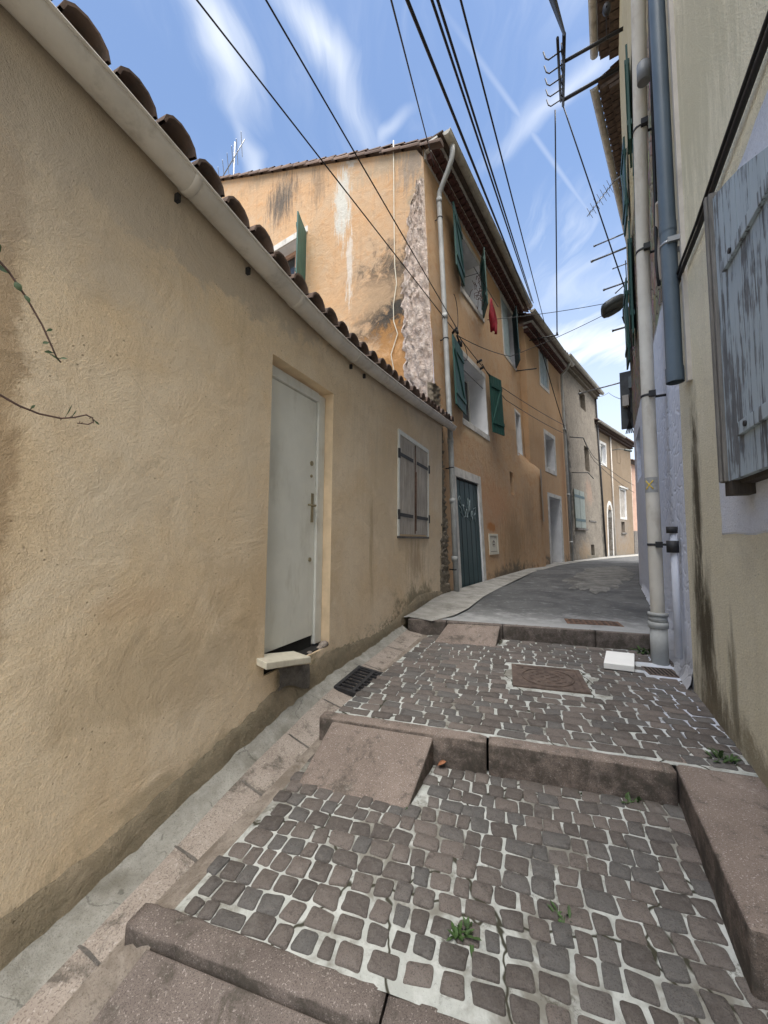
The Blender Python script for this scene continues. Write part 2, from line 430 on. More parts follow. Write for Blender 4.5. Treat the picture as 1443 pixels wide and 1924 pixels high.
M['orange'] = plaster('orange_render', OR1, OR3, (.46, .25, .12), [
    dict(c=(3.3, 2.6), r=(2.2, 1.0), col=(.50, .27, .15), amt=.6, soft=.9, amp=1.2),
    dict(c=(4.9, 1.6), r=(1.7, 1.3), col=(.30, .20, .11), amt=.75, soft=.9, amp=1.2, streak=True),
    dict(c=(4.6, .75), r=(2.6, .42), col=(.12, .105, .08), amt=.9, soft=.9, amp=1.2),
    dict(c=(2.95, 1.98), r=(.42, .14), col=(.42, .17, .05), amt=.8, soft=.6, amp=.8),
    dict(c=(6.3, 2.4), r=(.6, 1.6), col=(.32, .23, .15), amt=.6, soft=.9, amp=1.2, streak=True),
    dict(c=(2.2, 4.15), r=(1.2, .22), col=(.56, .43, .28), amt=.7, soft=.7, amp=1.4),
    dict(c=(2.2, 7.35), r=(1.1, .22), col=(.60, .50, .38), amt=.6, soft=.7, amp=1.4),
    dict(c=(3.9, 9.2), r=(3.5, .5), col=(.56, .36, .20), amt=.5, soft=.8, amp=1.2)], bump=.5, lump=5)
M['orange_b'] = plaster('terracotta_render', (.52, .335, .19), (.55, .375, .23), (.48, .335, .215), [
    dict(c=(3.0, .8), r=(3.2, .45), col=(.15, .13, .10), amt=.8, soft=.9, amp=1.4),
    dict(c=(1.6, 2.9), r=(1.2, 2.0), col=(.44, .26, .15), amt=.6, soft=.9, amp=1.2, streak=True),
    dict(c=(4.8, 4.0), r=(.6, 4.0), col=(.43, .23, .12), amt=.5, soft=.9, amp=1.2, streak=True)], bump=.45)
M['repair'] = plaster('repair_mortar', (.34, .31, .27), (.40, .29, .18), (.27, .25, .22), [], bump=.5)
M['stone_house'] = plaster('old_stone_render', (.20, .172, .138), (.265, .23, .185), (.105, .092, .076), [
    dict(c=(-.45, 4.2), r=(.75, 4.2), col=(.045, .042, .037), amt=.95, soft=.6, amp=.8),
    dict(c=(2.9, 4.1), r=(.8, .9), col=(.30, .20, .145), amt=.6, soft=.7, amp=1.2),
    dict(c=(2.2, .9), r=(3.2, .45), col=(.12, .11, .085), amt=.85, soft=.9, amp=1.4),
    dict(c=(1.5, 1.2), r=(1.6, .7), col=(.30, .21, .13), amt=.6, soft=.9, amp=1.2),
    dict(c=(5.2, 2.0), r=(.4, 2.4), col=(.07, .065, .055), amt=.85, soft=.9, amp=1.2)], bump=1.0, lump=9, grain=22, gritty=.8)
M['far_house'] = plaster('beige_render', (.205, .152, .10), (.23, .175, .122), (.175, .132, .092), [
    dict(c=(4.5, 2.6), r=(2.6, 2.2), col=(.22, .19, .16), amt=.8, soft=.9, amp=1.0),
    dict(c=(2.9, 3.0), r=(.25, 3.4), col=(.25, .21, .17), amt=.6, soft=.9, amp=1.0, streak=True),
    dict(c=(3.5, .85), r=(4, .4), col=(.20, .17, .13), amt=.7, soft=.9, amp=1.4)], bump=.4)
M['cream'] = plaster('cream_roughcast', (.71, .655, .49), (.75, .70, .55), (.66, .605, .465), [
    dict(c=(-.36, 2.0), r=(.17, 1.1), col=(.085, .07, .045), amt=.97, soft=.9, amp=1.0, solid=True),
    dict(c=(-.38, 1.0), r=(.34, .95), col=(.08, .066, .042), amt=.97, soft=.8, amp=.9, solid=True),
    dict(c=(-.55, .45), r=(.65, .42), col=(.14, .115, .075), amt=.9, soft=.8, amp=1.2, solid=True),
    dict(c=(-1.3, .45), r=(1.3, .22), col=(.24, .20, .13), amt=.75, soft=.9, amp=1.5),
    dict(c=(-.95, .75), r=(.10, .5), col=(.14, .12, .08), amt=.7, soft=.8, amp=1.2, streak=True),
    dict(c=(-.8, 5.0), r=(1.6, 1.4), col=(.50, .47, .34), amt=.7, soft=.8, amp=1.2, streak=True)], bump=.45, grain=120, lump=85, streak=.3, swirl=0, gritty=.65)
M['white_paint'] = plaster('white_painted_render', (.66, .69, .76), (.70, .73, .79), (.60, .63, .70), [], bump=.45, grain=120, lump=85, streak=.15, swirl=0, gritty=.4)
M['trim'] = simple('white_trim', (.55, .53, .49), .8, .16, 5, .3, 40, dirt=(.30, .26, .21), dirt_amt=.7)
M['reveal'] = simple('white_reveal', (.70, .70, .71), .85, .08, 3, .2, 40)

def rubble_mat():
    m, t = mat('rubble_and_white_paint'); v = t.pos(); uv = t.uv()
    vw = t.add('ShaderNodeVectorMath', {0: t.add('ShaderNodeTexNoise', {'Vector': v, 'Scale': 5., 'Detail': 3}).outputs['Color'], 1: (.16, .16, .16), 2: v}, operation='MULTIPLY_ADD').outputs[0]
    cell = t.voro(vw, 6.5, 'DISTANCE_TO_EDGE'); cc = t.voro(vw, 6.5, 'F1', 1)
    n = t.noise(v, 9, 6, .7)
    stone = t.mix(t.mr(n, .3, .7), (.20, .17, .135), (.40, .345, .27))
    stone = t.mix(.22, stone, cc, 'OVERLAY')
    stone = t.mix(t.mr(cell, .05, .0), stone, (.36, .32, .25))
    u_, z_ = t.sep(uv)[:2]
    nb = t.noise(v, 5, 5, .7)
    # cream render high on the far half
    zz = t.math('ADD', z_, t.math('MULTIPLY', t.math('SUBTRACT', nb, .5), 1.2))
    ua = t.math('ADD', u_, t.math('MULTIPLY', t.math('SUBTRACT', nb, .5), .5))
    cream = t.math('MULTIPLY', t.mr(zz, 7.4, 7.8), t.mr(ua, .75, 1.1))
    cr = t.mix(t.mr(n, .35, .7), (.55, .46, .28), (.62, .54, .36))
    stn = t.noise(t.mul(uv, (9, .5, 0)), 1, 5, .6)
    cr = t.mix(t.mr(stn, .55, .75, 0, .45), cr, (.34, .29, .20))
    c = t.mix(cream, stone, cr)
    white = t.mr(t.math('ADD', z_, t.math('MULTIPLY', t.math('SUBTRACT', nb, .5), .22)), 4.24, 4.16)
    chip = t.mr(t.noise(v, 7, 6, .75), .68, .72)
    wc = t.mix(t.mr(n, .3, .7), (.60, .64, .74), (.70, .73, .80))
    c = t.mix(t.math('MULTIPLY', white, t.math('SUBTRACT', 1, t.math('MULTIPLY', chip, .5))), c, wc)
    grime = t.mr(t.math('ADD', z_, t.math('MULTIPLY', nb, -.6)), .6, .1, 0, .6)
    c = t.mix(grime, c, (.30, .29, .27))
    smooth = t.math('MAXIMUM', cream, white)
    h = t.math('MULTIPLY', t.math('ADD', t.mr(cell, 0, .12), t.math('MULTIPLY', n, .8)), t.mr(smooth, 0, 1, 1, .12))
    nm = t.bump(h, .9, .05); nm = t.bump(t.noise(v, 120, 3, .7), .4, .004, nm)
    t.out(c, .95, nm, 0, .15); return m
M['rubble'] = rubble_mat()

def quoin_mat():
    m, t = mat('exposed_pink_rubble'); v = t.pos()
    n = t.noise(v, 6, 7, .72, .5); n2 = t.noise(v, 22, 5, .7)
    c = t.mix(t.mr(n, .3, .7), (.62, .485, .405), (.80, .69, .605))
    c = t.mix(t.mr(n2, .58, .7, 0, .6), c, (.33, .25, .205))
    nm = t.bump(t.math('MULTIPLY_ADD', n, 1.0, t.math('MULTIPLY', n2, .35)), 1.0, .12)
    t.out(c, .95, nm, 0, .1); return m
M['quoin'] = quoin_mat()

def granite(name, a, b, dk, lt, sc=260):
    m, t = mat(name); v = t.pos()
    n = t.noise(v, sc, 2, .6); n2 = t.noise(v, 3.0, 5, .65); v3 = t.noise(v, sc*.55, 2, .5)
    c = t.mix(t.mr(n2, .35, .68), a, b)
    c = t.mix(t.mr(n, .52, .66, 0, .75), c, dk)
    c = t.mix(t.mr(v3, .60, .70, 0, .7), c, lt)
    moss = t.noise(v, 7, 8, .78, .3)
    c = t.mix(t.mr(moss, .50, .66, 0, .75), c, (.062, .055, .045))
    pale = t.noise(t.mul(v, (1, 1, 1), (7, 3, 1)), 11, 7, .78)
    c = t.mix(t.mr(pale, .60, .70, 0, .45), c, (.40, .375, .34))
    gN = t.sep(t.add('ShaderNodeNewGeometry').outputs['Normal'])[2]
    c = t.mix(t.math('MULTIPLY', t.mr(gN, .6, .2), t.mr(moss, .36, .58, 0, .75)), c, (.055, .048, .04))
    nm = t.bump(n, .5, .003); nm = t.bump(n2, .3, .02, nm); nm = t.bump(t.noise(v, 40, 4, .7), .3, .006, nm)
    t.out(c, .9, nm, 0, .25); return m
M['granite'] = granite('pink_granite', (.185, .148, .126), (.235, .19, .163), (.07, .058, .052), (.42, .375, .35))
M['granite_dk'] = granite('worn_brown_granite', (.135, .112, .10), (.18, .15, .134), (.05, .042, .038), (.36, .32, .295))
M['channel_stone'] = granite('pale_pink_channel_stone', (.29, .245, .21), (.35, .305, .265), (.14, .112, .092), (.44, .40, .36), 150)

def sett_mat():
    m, t = mat('porphyry_setts'); v = t.pos()
    a = t.add('ShaderNodeVertexColor', layer_name='rnd').outputs[0]
    r = t.sep(a)[0]; g = t.sep(a)[1]
    n = t.noise(v, 45, 5, .7); n2 = t.noise(v, 230, 2, .6)
    c = t.mix(r, (.088, .077, .070), (.168, .143, .128))
    c = t.mix(t.mr(g, .62, .9, 0, .8), c, (.112, .110, .107))
    c = t.mix(t.mr(n, .42, .78, 0, .45), c, (.20, .182, .168))
    c = t.mix(t.mr(n2, .54, .66, 0, .6), c, (.05, .044, .04))
    n4 = t.noise(v, 16, 6, .75)
    c = t.mix(t.mr(n4, .54, .68, 0, .6), c, (.058, .05, .045))
    dust = t.noise(v, 3.5, 5, .7)
    c = t.mix(t.mr(dust, .54, .78, 0, .3), c, (.26, .245, .225))
    nm = t.bump(n, .8, .012); nm = t.bump(n4, .5, .012, nm); nm = t.bump(n2, .5, .003, nm)
    t.out(c, .85, nm, 0, .3); return m
def mortar_mat():
    m, t = mat('pale_joint_mortar'); v = t.pos()
    n = t.noise(v, 12, 6, .7); n2 = t.noise(v, 160, 3, .7); n3 = t.noise(v, 2.6, 5, .7, .4)
    c = t.mix(t.mr(n, .35, .7), (.37, .385, .36), (.50, .515, .49))
    c = t.mix(t.mr(n3, .46, .62, 0, .85), c, (.16, .148, .122))
    nd = t.noise(v, 7, 7, .78)
    c = t.mix(t.mr(nd, .55, .66, 0, .8), c, (.085, .078, .06))
    c = t.mix(t.mr(n2, .6, .74, 0, .6), c, (.17, .17, .15))
    crack = t.mr(t.voro(t.add('ShaderNodeVectorMath', {0: t.add('ShaderNodeTexNoise', {'Vector': v, 'Scale': 9.}).outputs['Color'], 1: (.12, .12, 0), 2: v}, operation='MULTIPLY_ADD').outputs[0], 1.7, 'DISTANCE_TO_EDGE'), .016, .004)
    c = t.mix(crack, c, (.05, .048, .035))
    x, y, z = t.sep(v)[:3]
    dw = t.math('ADD', t.math('MULTIPLY', t.math('SUBTRACT', x, 2.56), -.8634), t.math('MULTIPLY', t.math('SUBTRACT', y, 3.26), .5045))
    wh = t.mr(t.math('ADD', dw, t.math('MULTIPLY', t.math('SUBTRACT', n, .5), .8)), .55, .1, 0, .75)
    qq = t.math('ADD', t.math('MULTIPLY', x, .2957), t.math('MULTIPLY', y, .9553))
    c = t.mix(t.math('MULTIPLY', wh, t.mr(qq, 2.7, 3.4)), c, (.58, .62, .72))
    nm = t.bump(n, .6, .012); nm = t.bump(n2, .5, .003, nm)
    t.out(c, .95, nm, 0, .15); return m
M['sett'] = sett_mat(); M['mortar'] = mortar_mat()

def asphalt_mat():
    m, t = mat('worn_asphalt'); v = t.pos()
    n = t.noise(v, 1.2, 6, .68, .5); n2 = t.noise(v, 180, 3, .7); n3 = t.noise(t.mul(v, (1, 1, 1)), 4.5, 6, .72)
    c = t.mix(t.mr(n, .35, .65), (.056, .057, .058), (.098, .099, .098))
    c = t.mix(t.mr(n3, .52, .70, 0, .5), c, (.24, .245, .24))
    x, y, z = t.sep(v)[:3]
    q = t.math('ADD', t.math('MULTIPLY', x, .2957), t.math('MULTIPLY', y, .9553))
    near = t.mr(t.math('ADD', q, t.math('MULTIPLY', t.math('SUBTRACT', n3, .5), 2.2)), 6.1, 5.0, 0, .8)
    c = t.mix(near, c, (.34, .345, .34))
    c = t.mix(t.mr(n2, .55, .72, 0, .5), c, (.21, .21, .21))
    nm = t.bump(n2, .5, .004); nm = t.bump(n3, .35, .02, nm)
    t.out(c, .85, nm, 0, .3); return m
M['asphalt'] = asphalt_mat()
def concrete(name, a, b, dk, sc=6):
    m, t = mat(name); v = t.pos()
    n = t.noise(v, sc, 6, .7, .4); n2 = t.noise(v, 150, 3, .7); n3 = t.noise(v, 2.2, 5, .7)
    c = t.mix(t.mr(n, .35, .68), a, b); c = t.mix(t.mr(n3, .5, .7, 0, .7), c, dk)
    c = t.mix(t.mr(n2, .54, .68, 0, .6), c, tuple(x*.45 for x in a))
    wv = t.add('ShaderNodeVectorMath', {0: t.add('ShaderNodeTexNoise', {'Vector': v, 'Scale': 6., 'Detail': 6.}).outputs['Color'], 1: (.25, .25, .25), 2: v}, operation='MULTIPLY_ADD').outputs[0]
    ck = t.mr(t.voro(wv, 2.1, 'DISTANCE_TO_EDGE'), .010, .003)
    c = t.mix(t.math('MULTIPLY', ck, t.mr(n3, .46, .54, 0, .55)), c, tuple(x*.35 for x in a))
    n5 = t.noise(v, 38, 6, .8); c = t.mix(t.mr(n5, .55, .68, 0, .55), c, dk)
    nm = t.bump(n, .6, .03); nm = t.bump(n5, .6, .012, nm); nm = t.bump(n2, .55, .004, nm)
    t.out(c, .95, nm, 0, .15); return m
M['concrete'] = concrete('pale_concrete', (.25, .242, .22), (.35, .34, .315), (.13, .122, .108), 4)
M['mossy'] = concrete('mossy_rubble', (.20, .17, .125), (.30, .255, .20), (.06, .055, .04), 14)
M['patch'] = concrete('broken_road_concrete', (.115, .113, .106), (.20, .196, .185), (.055, .055, .055), 3.5)
M['cement'] = concrete('grey_green_cement', (.26, .252, .222), (.36, .35, .315), (.15, .138, .11), 7)
M['dark_cement'] = concrete('dark_broken_cement', (.13, .12, .11), (.20, .18, .16), (.07, .065, .055), 12)
M['earth'] = concrete('dirty_channel_bed', (.20, .168, .138), (.32, .28, .24), (.10, .082, .064), 8)
M['granite_soil'] = concrete('ground_soil', (.2, .17, .13), (.26, .22, .17), (.12, .1, .08))

def tile_mat():
    m, t = mat('barrel_tiles'); v = t.pos()
    a = t.sep(t.add('ShaderNodeVertexColor', layer_name='rnd').outputs[0])[0]
    n = t.noise(v, 12, 6, .7)
    c = t.mix(a, (.085, .058, .048), (.165, .115, .092)); c = t.mix(t.mr(n, .45, .7, 0, .7), c, (.085, .076, .068))
    t.out(c, .9, t.bump(t.noise(v, 60, 4), .4, .006), 0, .2); return m
M['tile'] = tile_mat()
M['tile_dk'] = simple('dark_brick_tile', (.10, .045, .038), .85, .4, 20, .4, 50, dirt=(.07, .05, .045))
M['soffit'] = simple('dark_soffit_boards', (.085, .062, .048), .85, .35, 9, .4, 40)
M['gutter'] = simple('beige_pvc_gutter', (.50, .46, .41), .55, .10, 4, .12, 30, dirt=(.26, .23, .19), dirt_amt=.5)
M['gutter_old'] = simple('old_zinc_gutter', (.40, .38, .33), .6, .2, 5, .2, 30, dirt=(.16, .14, .11), dirt_amt=.7)
M['pipe_white'] = simple('cream_pipe', (.58, .55, .48), .55, .08, 3, .1, 30, dirt=(.36, .31, .24), dirt_amt=.6)
M['pipe_painted'] = simple('overpainted_pipe', (.58, .61, .68), .7, .08, 4, .2, 40)
M['pipe_blue'] = simple('blue_grey_pvc', (.075, .105, .135), .45, .1, 2.5, .05, 30, dirt=(.13, .16, .18), dirt_amt=.35)
M['pipe_grey'] = simple('grey_downpipe', (.36, .37, .36), .6, .15, 4, .15, 30, dirt=(.20, .18, .15))
M['cap'] = simple('grey_plastic', (.17, .18, .19), .6, .1, 6, .1)
M['black'] = simple('black_cable', (.012, .012, .014), .55, .2, 8, 0)
M['iron'] = simple('black_iron', (.022, .022, .024), .6, .3, 20, .2)
M['rust'] = simple('rusty_iron', (.13, .075, .05), .8, .35, 18, .5, 80, metal=.2, dirt=(.06, .045, .04))
M['cast'] = simple('cast_iron', (.115, .085, .070), .75, .3, 14, .4, 90, metal=.3, dirt=(.20, .16, .13))
M['green'] = simple('green_shutter_paint', (.015, .070, .056), .55, .2, 8, .25, 60, stretch=(1, 1, .3), dirt=(.06, .10, .088), dirt_amt=.6)
M['green_dk'] = simple('dark_green_gate_and_leaf_shade', (.012, .042, .047), .5, .3, 3, .1, 40, stretch=(1, 1, .3), dirt=(.02, .05, .06), dirt_amt=.6)
M['green_pale'] = simple('pale_green_shutter', (.205, .225, .195), .6, .12, 6, .2, 50, dirt=(.15, .16, .14))
M['bluegrey'] = simple('blue_grey_shutter_paint', (.29, .36, .38), .6, .12, 6, .2, 50, dirt=(.2, .25, .26))
M['door'] = simple('old_white_door_paint', (.68, .675, .61), .5, .05, 3, .12, 30, dirt=(.47, .45, .38), dirt_amt=.5)
M['frame'] = simple('white_door_frame', (.63, .63, .58), .5, .06, 6, .15, 40, dirt=(.40, .33, .24), dirt_amt=.45)
M['glass'] = simple('dark_glass', (.02, .024, .026), .12, .2, 2, 0, spec=.6)
M['dark'] = simple('dark_opening', (.02, .019, .018), .95, .2, 3, 0)
M['foam'] = simple('white_foam', (.80, .80, .77), .8, .03, 4, .2, 120)
M['marble'] = simple('cream_stone_slab', (.62, .58, .47), .6, .08, 7, .2, 60, dirt=(.45, .40, .31), dirt_amt=.5)
M['red'] = simple('red_cloth', (.24, .008, .02), .85, .25, 12, .3, 200)
M['orange_pink'] = simple('pink_far_render', (.42, .27, .20), .9, .12, 3, .3, 40)
M['alu'] = simple('aluminium_rod', (.30, .31, .32), .45, .1, 6, 0, metal=.7)
M['brass'] = simple('worn_brass', (.32, .28, .18), .45, .2, 15, .1, metal=.7)
M['paint_mark'] = simple('chalk_white_spray', (.20, .25, .26), .9, .25, 25, 0)
M['yellow'] = simple('yellow_mark', (.70, .50, .06), .7, .1, 10, 0)
M['sticker'] = simple('grey_sticker', (.33, .33, .32), .6, .15, 30, 0)
M['bark'] = simple('bramble_stem', (.105, .065, .055), .8, .3, 30, .3, 90)
M['leaf'] = simple('dark_green_leaf', (.05, .085, .035), .6, .35, 30, .2, 120)
M['weed'] = simple('weed_green', (.045, .085, .025), .6, .4, 40, .2, 120)
M['dryleaf'] = simple('dry_leaf', (.28, .12, .06), .8, .3, 30, .2, 100)
M['lamp'] = simple('dark_grey_lamp', (.085, .095, .09), .5, .15, 8, .05)
M['lampglass'] = simple('lamp_lens', (.14, .155, .15), .25, .1, 5, 0)
M['panel'] = simple('dark_grey_box', (.075, .08, .082), .6, .2, 8, .1)

def weathered(name, bare, paint, thr, band=.06):
    """wood whose paint has flaked off along the grain"""
    m, t = mat(name); v = t.pos()
    g = t.noise(t.mul(v, (24, 24, 1.6)), 1.0, 6, .72, .4); g2 = t.noise(t.mul(v, (90, 90, 5)), 1.0, 4, .7)
    big = t.noise(v, 3, 4, .6)
    wood = t.mix(t.mr(g2, .35, .7), tuple(x*.55 for x in bare), bare)
    k = t.math('ADD', t.math('MULTIPLY', g, .6), t.math('MULTIPLY', big, .4))
    if paint:
        c = t.mix(t.mr(k, thr, thr+band), wood, t.mix(t.mr(g, .3, .7), tuple(x*.88 for x in paint), paint))
    else: c = t.mix(t.mr(k, .4, .65, 0, .8), wood, tuple(x*1.15 for x in bare))
    t.out(c, .8, t.bump(t.math('MULTIPLY_ADD', g2, .5, t.mr(k, thr or .5, (thr or .5)+.05)), .5, .004), 0, .25)
    return m
M['wood'] = weathered('grey_weathered_wood', (.43, .39, .34), None, 0)
M['wood_dk'] = weathered('shaded_underside_wood', (.06, .05, .042), None, 0)
M['wood_rail'] = weathered('silvered_wood_strip', (.20, .19, .175), None, 0)
M['flaky'] = weathered('flaking_blue_grey_paint', (.19, .205, .22), (.37, .44, .49), .44)

# ------------------------------------------------------------------ street frame: p across, q along
_a = radians(17.2); EV = Vector((cos(_a), -sin(_a), 0)); HV = Vector((sin(_a), cos(_a), 0))
def G(p, q, z): return EV*p + HV*q + Vector((0, 0, z))
L = Wall(-.83, 2.78, 24)
O1 = Wall(1.12, 7.13, 33.8, .05, .65)
O2 = Wall(4.566, 12.355, 39.5, .02, .77)
O3 = Wall(8.5098, 17.139, 42, .03, .77)
O4 = Wall(11.9817, 21.5901, 46.5, 0, .77)
R1 = Wall(2.56, 3.26, 26.5, 0, .42, -1)
R2 = Wall(2.56, 3.26, 30.3, 0, .42, -1)
R3 = Wall(5.7888, 8.7858, 39, 0, .42, -1)
GB = Wall(1.12, 7.13, -56.2, 0, .65, -1)     # gable of the orange house, seen over the low roof

# ------------------------------------------------------------------ GROUND
ROAD = [(5.0, .625), (7.1, .665), (9.0, .675), (12.6, .76), (18, .775), (80, .80)]
mb = MB()
mb.face([(-400, -400, -.12), (400, -400, -.12), (400, 900, -.12), (-400, 900, -.12)])
tag(mb.build('ground', M['granite_soil']), kind='structure')
# road beyond the top kerb
mb = MB()
qs = [5.05, 5.3, 5.6, 6, 6.5, 7.1, 8, 9, 10, 11, 12.6, 15, 18, 24, 32, 45, 70]
mb.grid([[G(p, q, interp(ROAD, q)+(.012*sin(p*2.1+q) if q > 5.2 else 0)) for p in [-3, -1.2, -.6, 0, .6, 1.2, 1.8, 2.4, 3, 4, 5, 7, 9, 12, 16, 22, 30, 45]] for q in qs], smooth=True)
tag(mb.build('road', M['asphalt']), kind='structure')
# concrete strip along the left houses, sweeping down to the kerb
def roadz(P): return interp(ROAD, P.dot(HV))
strip_out = [(.62, 4.96), (.95, 5.25), (1.24, 5.72), (1.75, 6.8), (2.33, 7.95), (4.25, 11.09), (6.2, 13.7), (8.53, 16.5), (12.4, 20.6), (16.2, 24.0), (19, 26.4)]
strip_in = [(.30, 5.15), (.45, 5.45), (.62, 5.90), (.85, 6.5), (1.15, 7.10), (2.95, 9.85), (5.0, 12.8), (8.1, 16.6), (12.3, 21.3), (16.5, 25.3), (19, 27.7)]
mb = MB(); rows = []
for (a, b), (c, d) in zip(strip_in, strip_out):
    row = []
    for k in range(5):
        f = k/4; P = Vector((a+(c-a)*f, b+(d-b)*f, 0)); P += Vector((random.uniform(-.05, .05), random.uniform(-.05, .05), 0)) if k == 4 and b > 6 else Vector()
        P.z = roadz(P) + .022*(1-f*f) + .014 if P.dot(HV) > 5.1 else .627+.02*(1-f)
        row.append(P)
    rows.append(row)
mb.grid(rows); tag(mb.build('pavement', M['concrete']), kind='structure')
# broken concrete patch in the road by the white wall
mb = MB(); cpt = Vector((6.0, 10.6, 0)); ring = []
for k in range(140):
    an = 2*pi*k/140; r = 1+.13*sin(2*an+1)+.08*sin(5*an)+.06*sin(11*an)+.05*sin(23*an)+random.uniform(-.06, .06)
    P = cpt + HV*0 + Vector((sin(radians(33)), cos(radians(33)), 0))*(3.3*r*cos(an)) + Vector((cos(radians(33)), -sin(radians(33)), 0))*(.72*r*sin(an)); ring.append(P)
inner = [cpt.lerp(P, .86) for P in ring]
zz = lambda P, d: Vector((P.x, P.y, roadz(P)+d))
mb.grid([[zz(P, .003) for P in ring], [zz(P, .024) for P in inner]], close=True); mb.face([zz(P, .024) for P in inner])
tag(mb.build('pavement', M['patch']), kind='structure')
# lower landing the photographer stands on
mb = MB(); mb.grid([[G(p, q, -.005) for p in (-3, -1.25, 0, 1.2, 3)] for q in (-4, -1, .4, 1.24)])
tag(mb.build('pavement', M['mortar']), kind='structure')

def sett_field(name, zf, q0, q1, lfun, rfun, base_w, row_h, skip, gapf, seed, curve=0):
    rnd = random.Random(seed); mb = MB()
    # mortar bed
    nq = max(8, int((q1-q0)/.06)); npp = 36
    rows = []
    for i in range(nq+1):
        q = q0-.02+(q1-q0+.02)*i/nq; a, b = lfun(q)-.03, rfun(q)+.05
        rows.append([G(a+(b-a)*j/npp, q, zf(a+(b-a)*j/npp, q)+rnd.uniform(-.0018, .0018)) for j in range(npp+1)])
    mb.grid(rows, 1)
    q = q0+.012
    while q < q1-.02:
        rh = row_h*rnd.uniform(.92, 1.08); qc = q+rh/2
        p = lfun(qc)+rnd.uniform(-.05, .02)
        while p < rfun(qc):
            wd = base_w*rnd.choice((.72, .85, .95, 1, 1.05, 1.15, 1.3))*rnd.uniform(.93, 1.07)
            g = gapf(p, qc)*rnd.uniform(.55, 1.5)
            pc = p+wd/2; cq = qc+curve*sin(pc*2.3+.8)+rnd.uniform(-.005, .005)
            p += wd
            if skip(pc, cq, wd, rh): continue
            hw, hh = (wd-g)/2, (rh-g*.9)/2
            if cq-hh < q0 or cq+hh > q1: hh = min(hh, cq-q0, q1-cq)
            if hw < .02 or hh < .02: continue
            rt = rnd.uniform(-.07, .07); sk = rnd.uniform(-.08, .08)
            zt = rnd.uniform(.005, .011); tilt = (rnd.uniform(-.03, .03), rnd.uniform(-.03, .03))
            r0, r1, r2 = [], [], []
            cn = [(rnd.uniform(-.19, .06)*hw, rnd.uniform(-.19, .06)*hh) for _ in range(4)]
            base_ = []
            for ci, (sx, sy) in enumerate(((1, 1), (-1, 1), (-1, -1), (1, -1))):
                X, Y = sx*(hw+cn[ci][0]), sy*(hh+cn[ci][1]); rr_ = min(hw, hh)*rnd.uniform(.16, .42)
                seq = ((1, .0), (.5, .134), (.134, .5), (.0, 1)) if sx*sy < 0 else ((.0, 1), (.134, .5), (.5, .134), (1, .0))
                for u_, v_ in seq:
                    base_.append((X-sx*rr_*u_*rnd.uniform(.85, 1.15), Y-sy*rr_*v_*rnd.uniform(.85, 1.15)))
            # a jittered point in the middle of each side
            N4 = []
            for ci in range(4):
                N4 += base_[ci*4:ci*4+4]; a_, b_ = base_[ci*4+3], base_[(ci*4+4) % 16]
                j_ = rnd.uniform(-.06, .05); N4.append(((a_[0]+b_[0])/2*(1+j_), (a_[1]+b_[1])/2*(1+j_)))
            N = len(N4)
            for k in range(N):
                x, y = N4[k]; x += sk*y
                x, y = x*cos(rt)-y*sin(rt), x*sin(rt)+y*cos(rt)
                for R, f, dz in ((r0, 1.03, -.006), (r1, 1.0, zt*.55), (r2, .93, zt)):
                    P = G(pc+x*f, cq+y*f, 0); P.z = zf(pc+x*f, cq+y*f)+dz+(tilt[0]*x+tilt[1]*y); R.append(P)
            c = (rnd.random(), rnd.random(), 0)
            mb.grid([r0, r1, r2], 0, close=True, col=c); ctr = G(pc, cq, zf(pc, cq)+zt+.0015)
            i0 = len(mb.v); mb.v += [Vector(v) for v in r2]+[ctr]
            for k in range(N):
                mb.f.append([i0+k, i0+(k+1) % N, i0+N]); mb.m.append(0); mb.uv.append(None); mb.sm.append(True); mb.col.append(c)
        q += rh
    return tag(mb.build(name, [M['sett'], M['mortar']]), kind='structure')

KIN = lambda q: .745+(q-1.64)*.16           # inner face of the right-hand kerb block
def zA(p, q): return .178+(q-1.32)*.03+.006*sin(p*3+q*2)
def zB(p, q): return .402+(q-2.66)*.018+.006*sin(p*2.2+q*1.7)
def r1p(q):
    s = (q-3.871)/.987; P = R1(s, 0, 0); return P.dot(EV)
def rightB(q):
    if q < 3.87: return r1p(q)
    s = (q-3.871)/(.8634*.9553+.5045*.2957); return R2(s, 0, 0).dot(EV)
def leftA(q): return -1.245+(q-1.3)*.045
def leftB(q): return -1.145+(q-2.65)*.105
def gapA(p, q): return .0030+.022*max(0, 1-(q-1.3)/.55)*max(0, min(1, 1.1-abs(p+.1)))
sett_field('cobbled_path', zA, 1.322, 2.60, leftA, lambda q: (KIN(q)+.01 if q > 1.62 else 1.15), .098, .093,
           lambda p, q, w_, h_: (-1.16 < p < -.45 and q > 2.13) or (q > 1.60 and p-w_/2 > KIN(q)-.02), gapA, 11, .018)
sett_field('cobbled_path', zB, 2.655, 5.02, leftB, rightB, .136, .098,
           lambda p, q, w_, h_: (.05 < p+w_*.4 and p-w_*.4 < .67 and 3.49 < q < 4.11) or (-.72 < p < -.02 and q > 4.68) or (1.2 < p < 1.6 and 4.15 < q < 4.55),
           lambda p, q: .006+.003*sin(p*3)*sin(q*2), 23, .012)

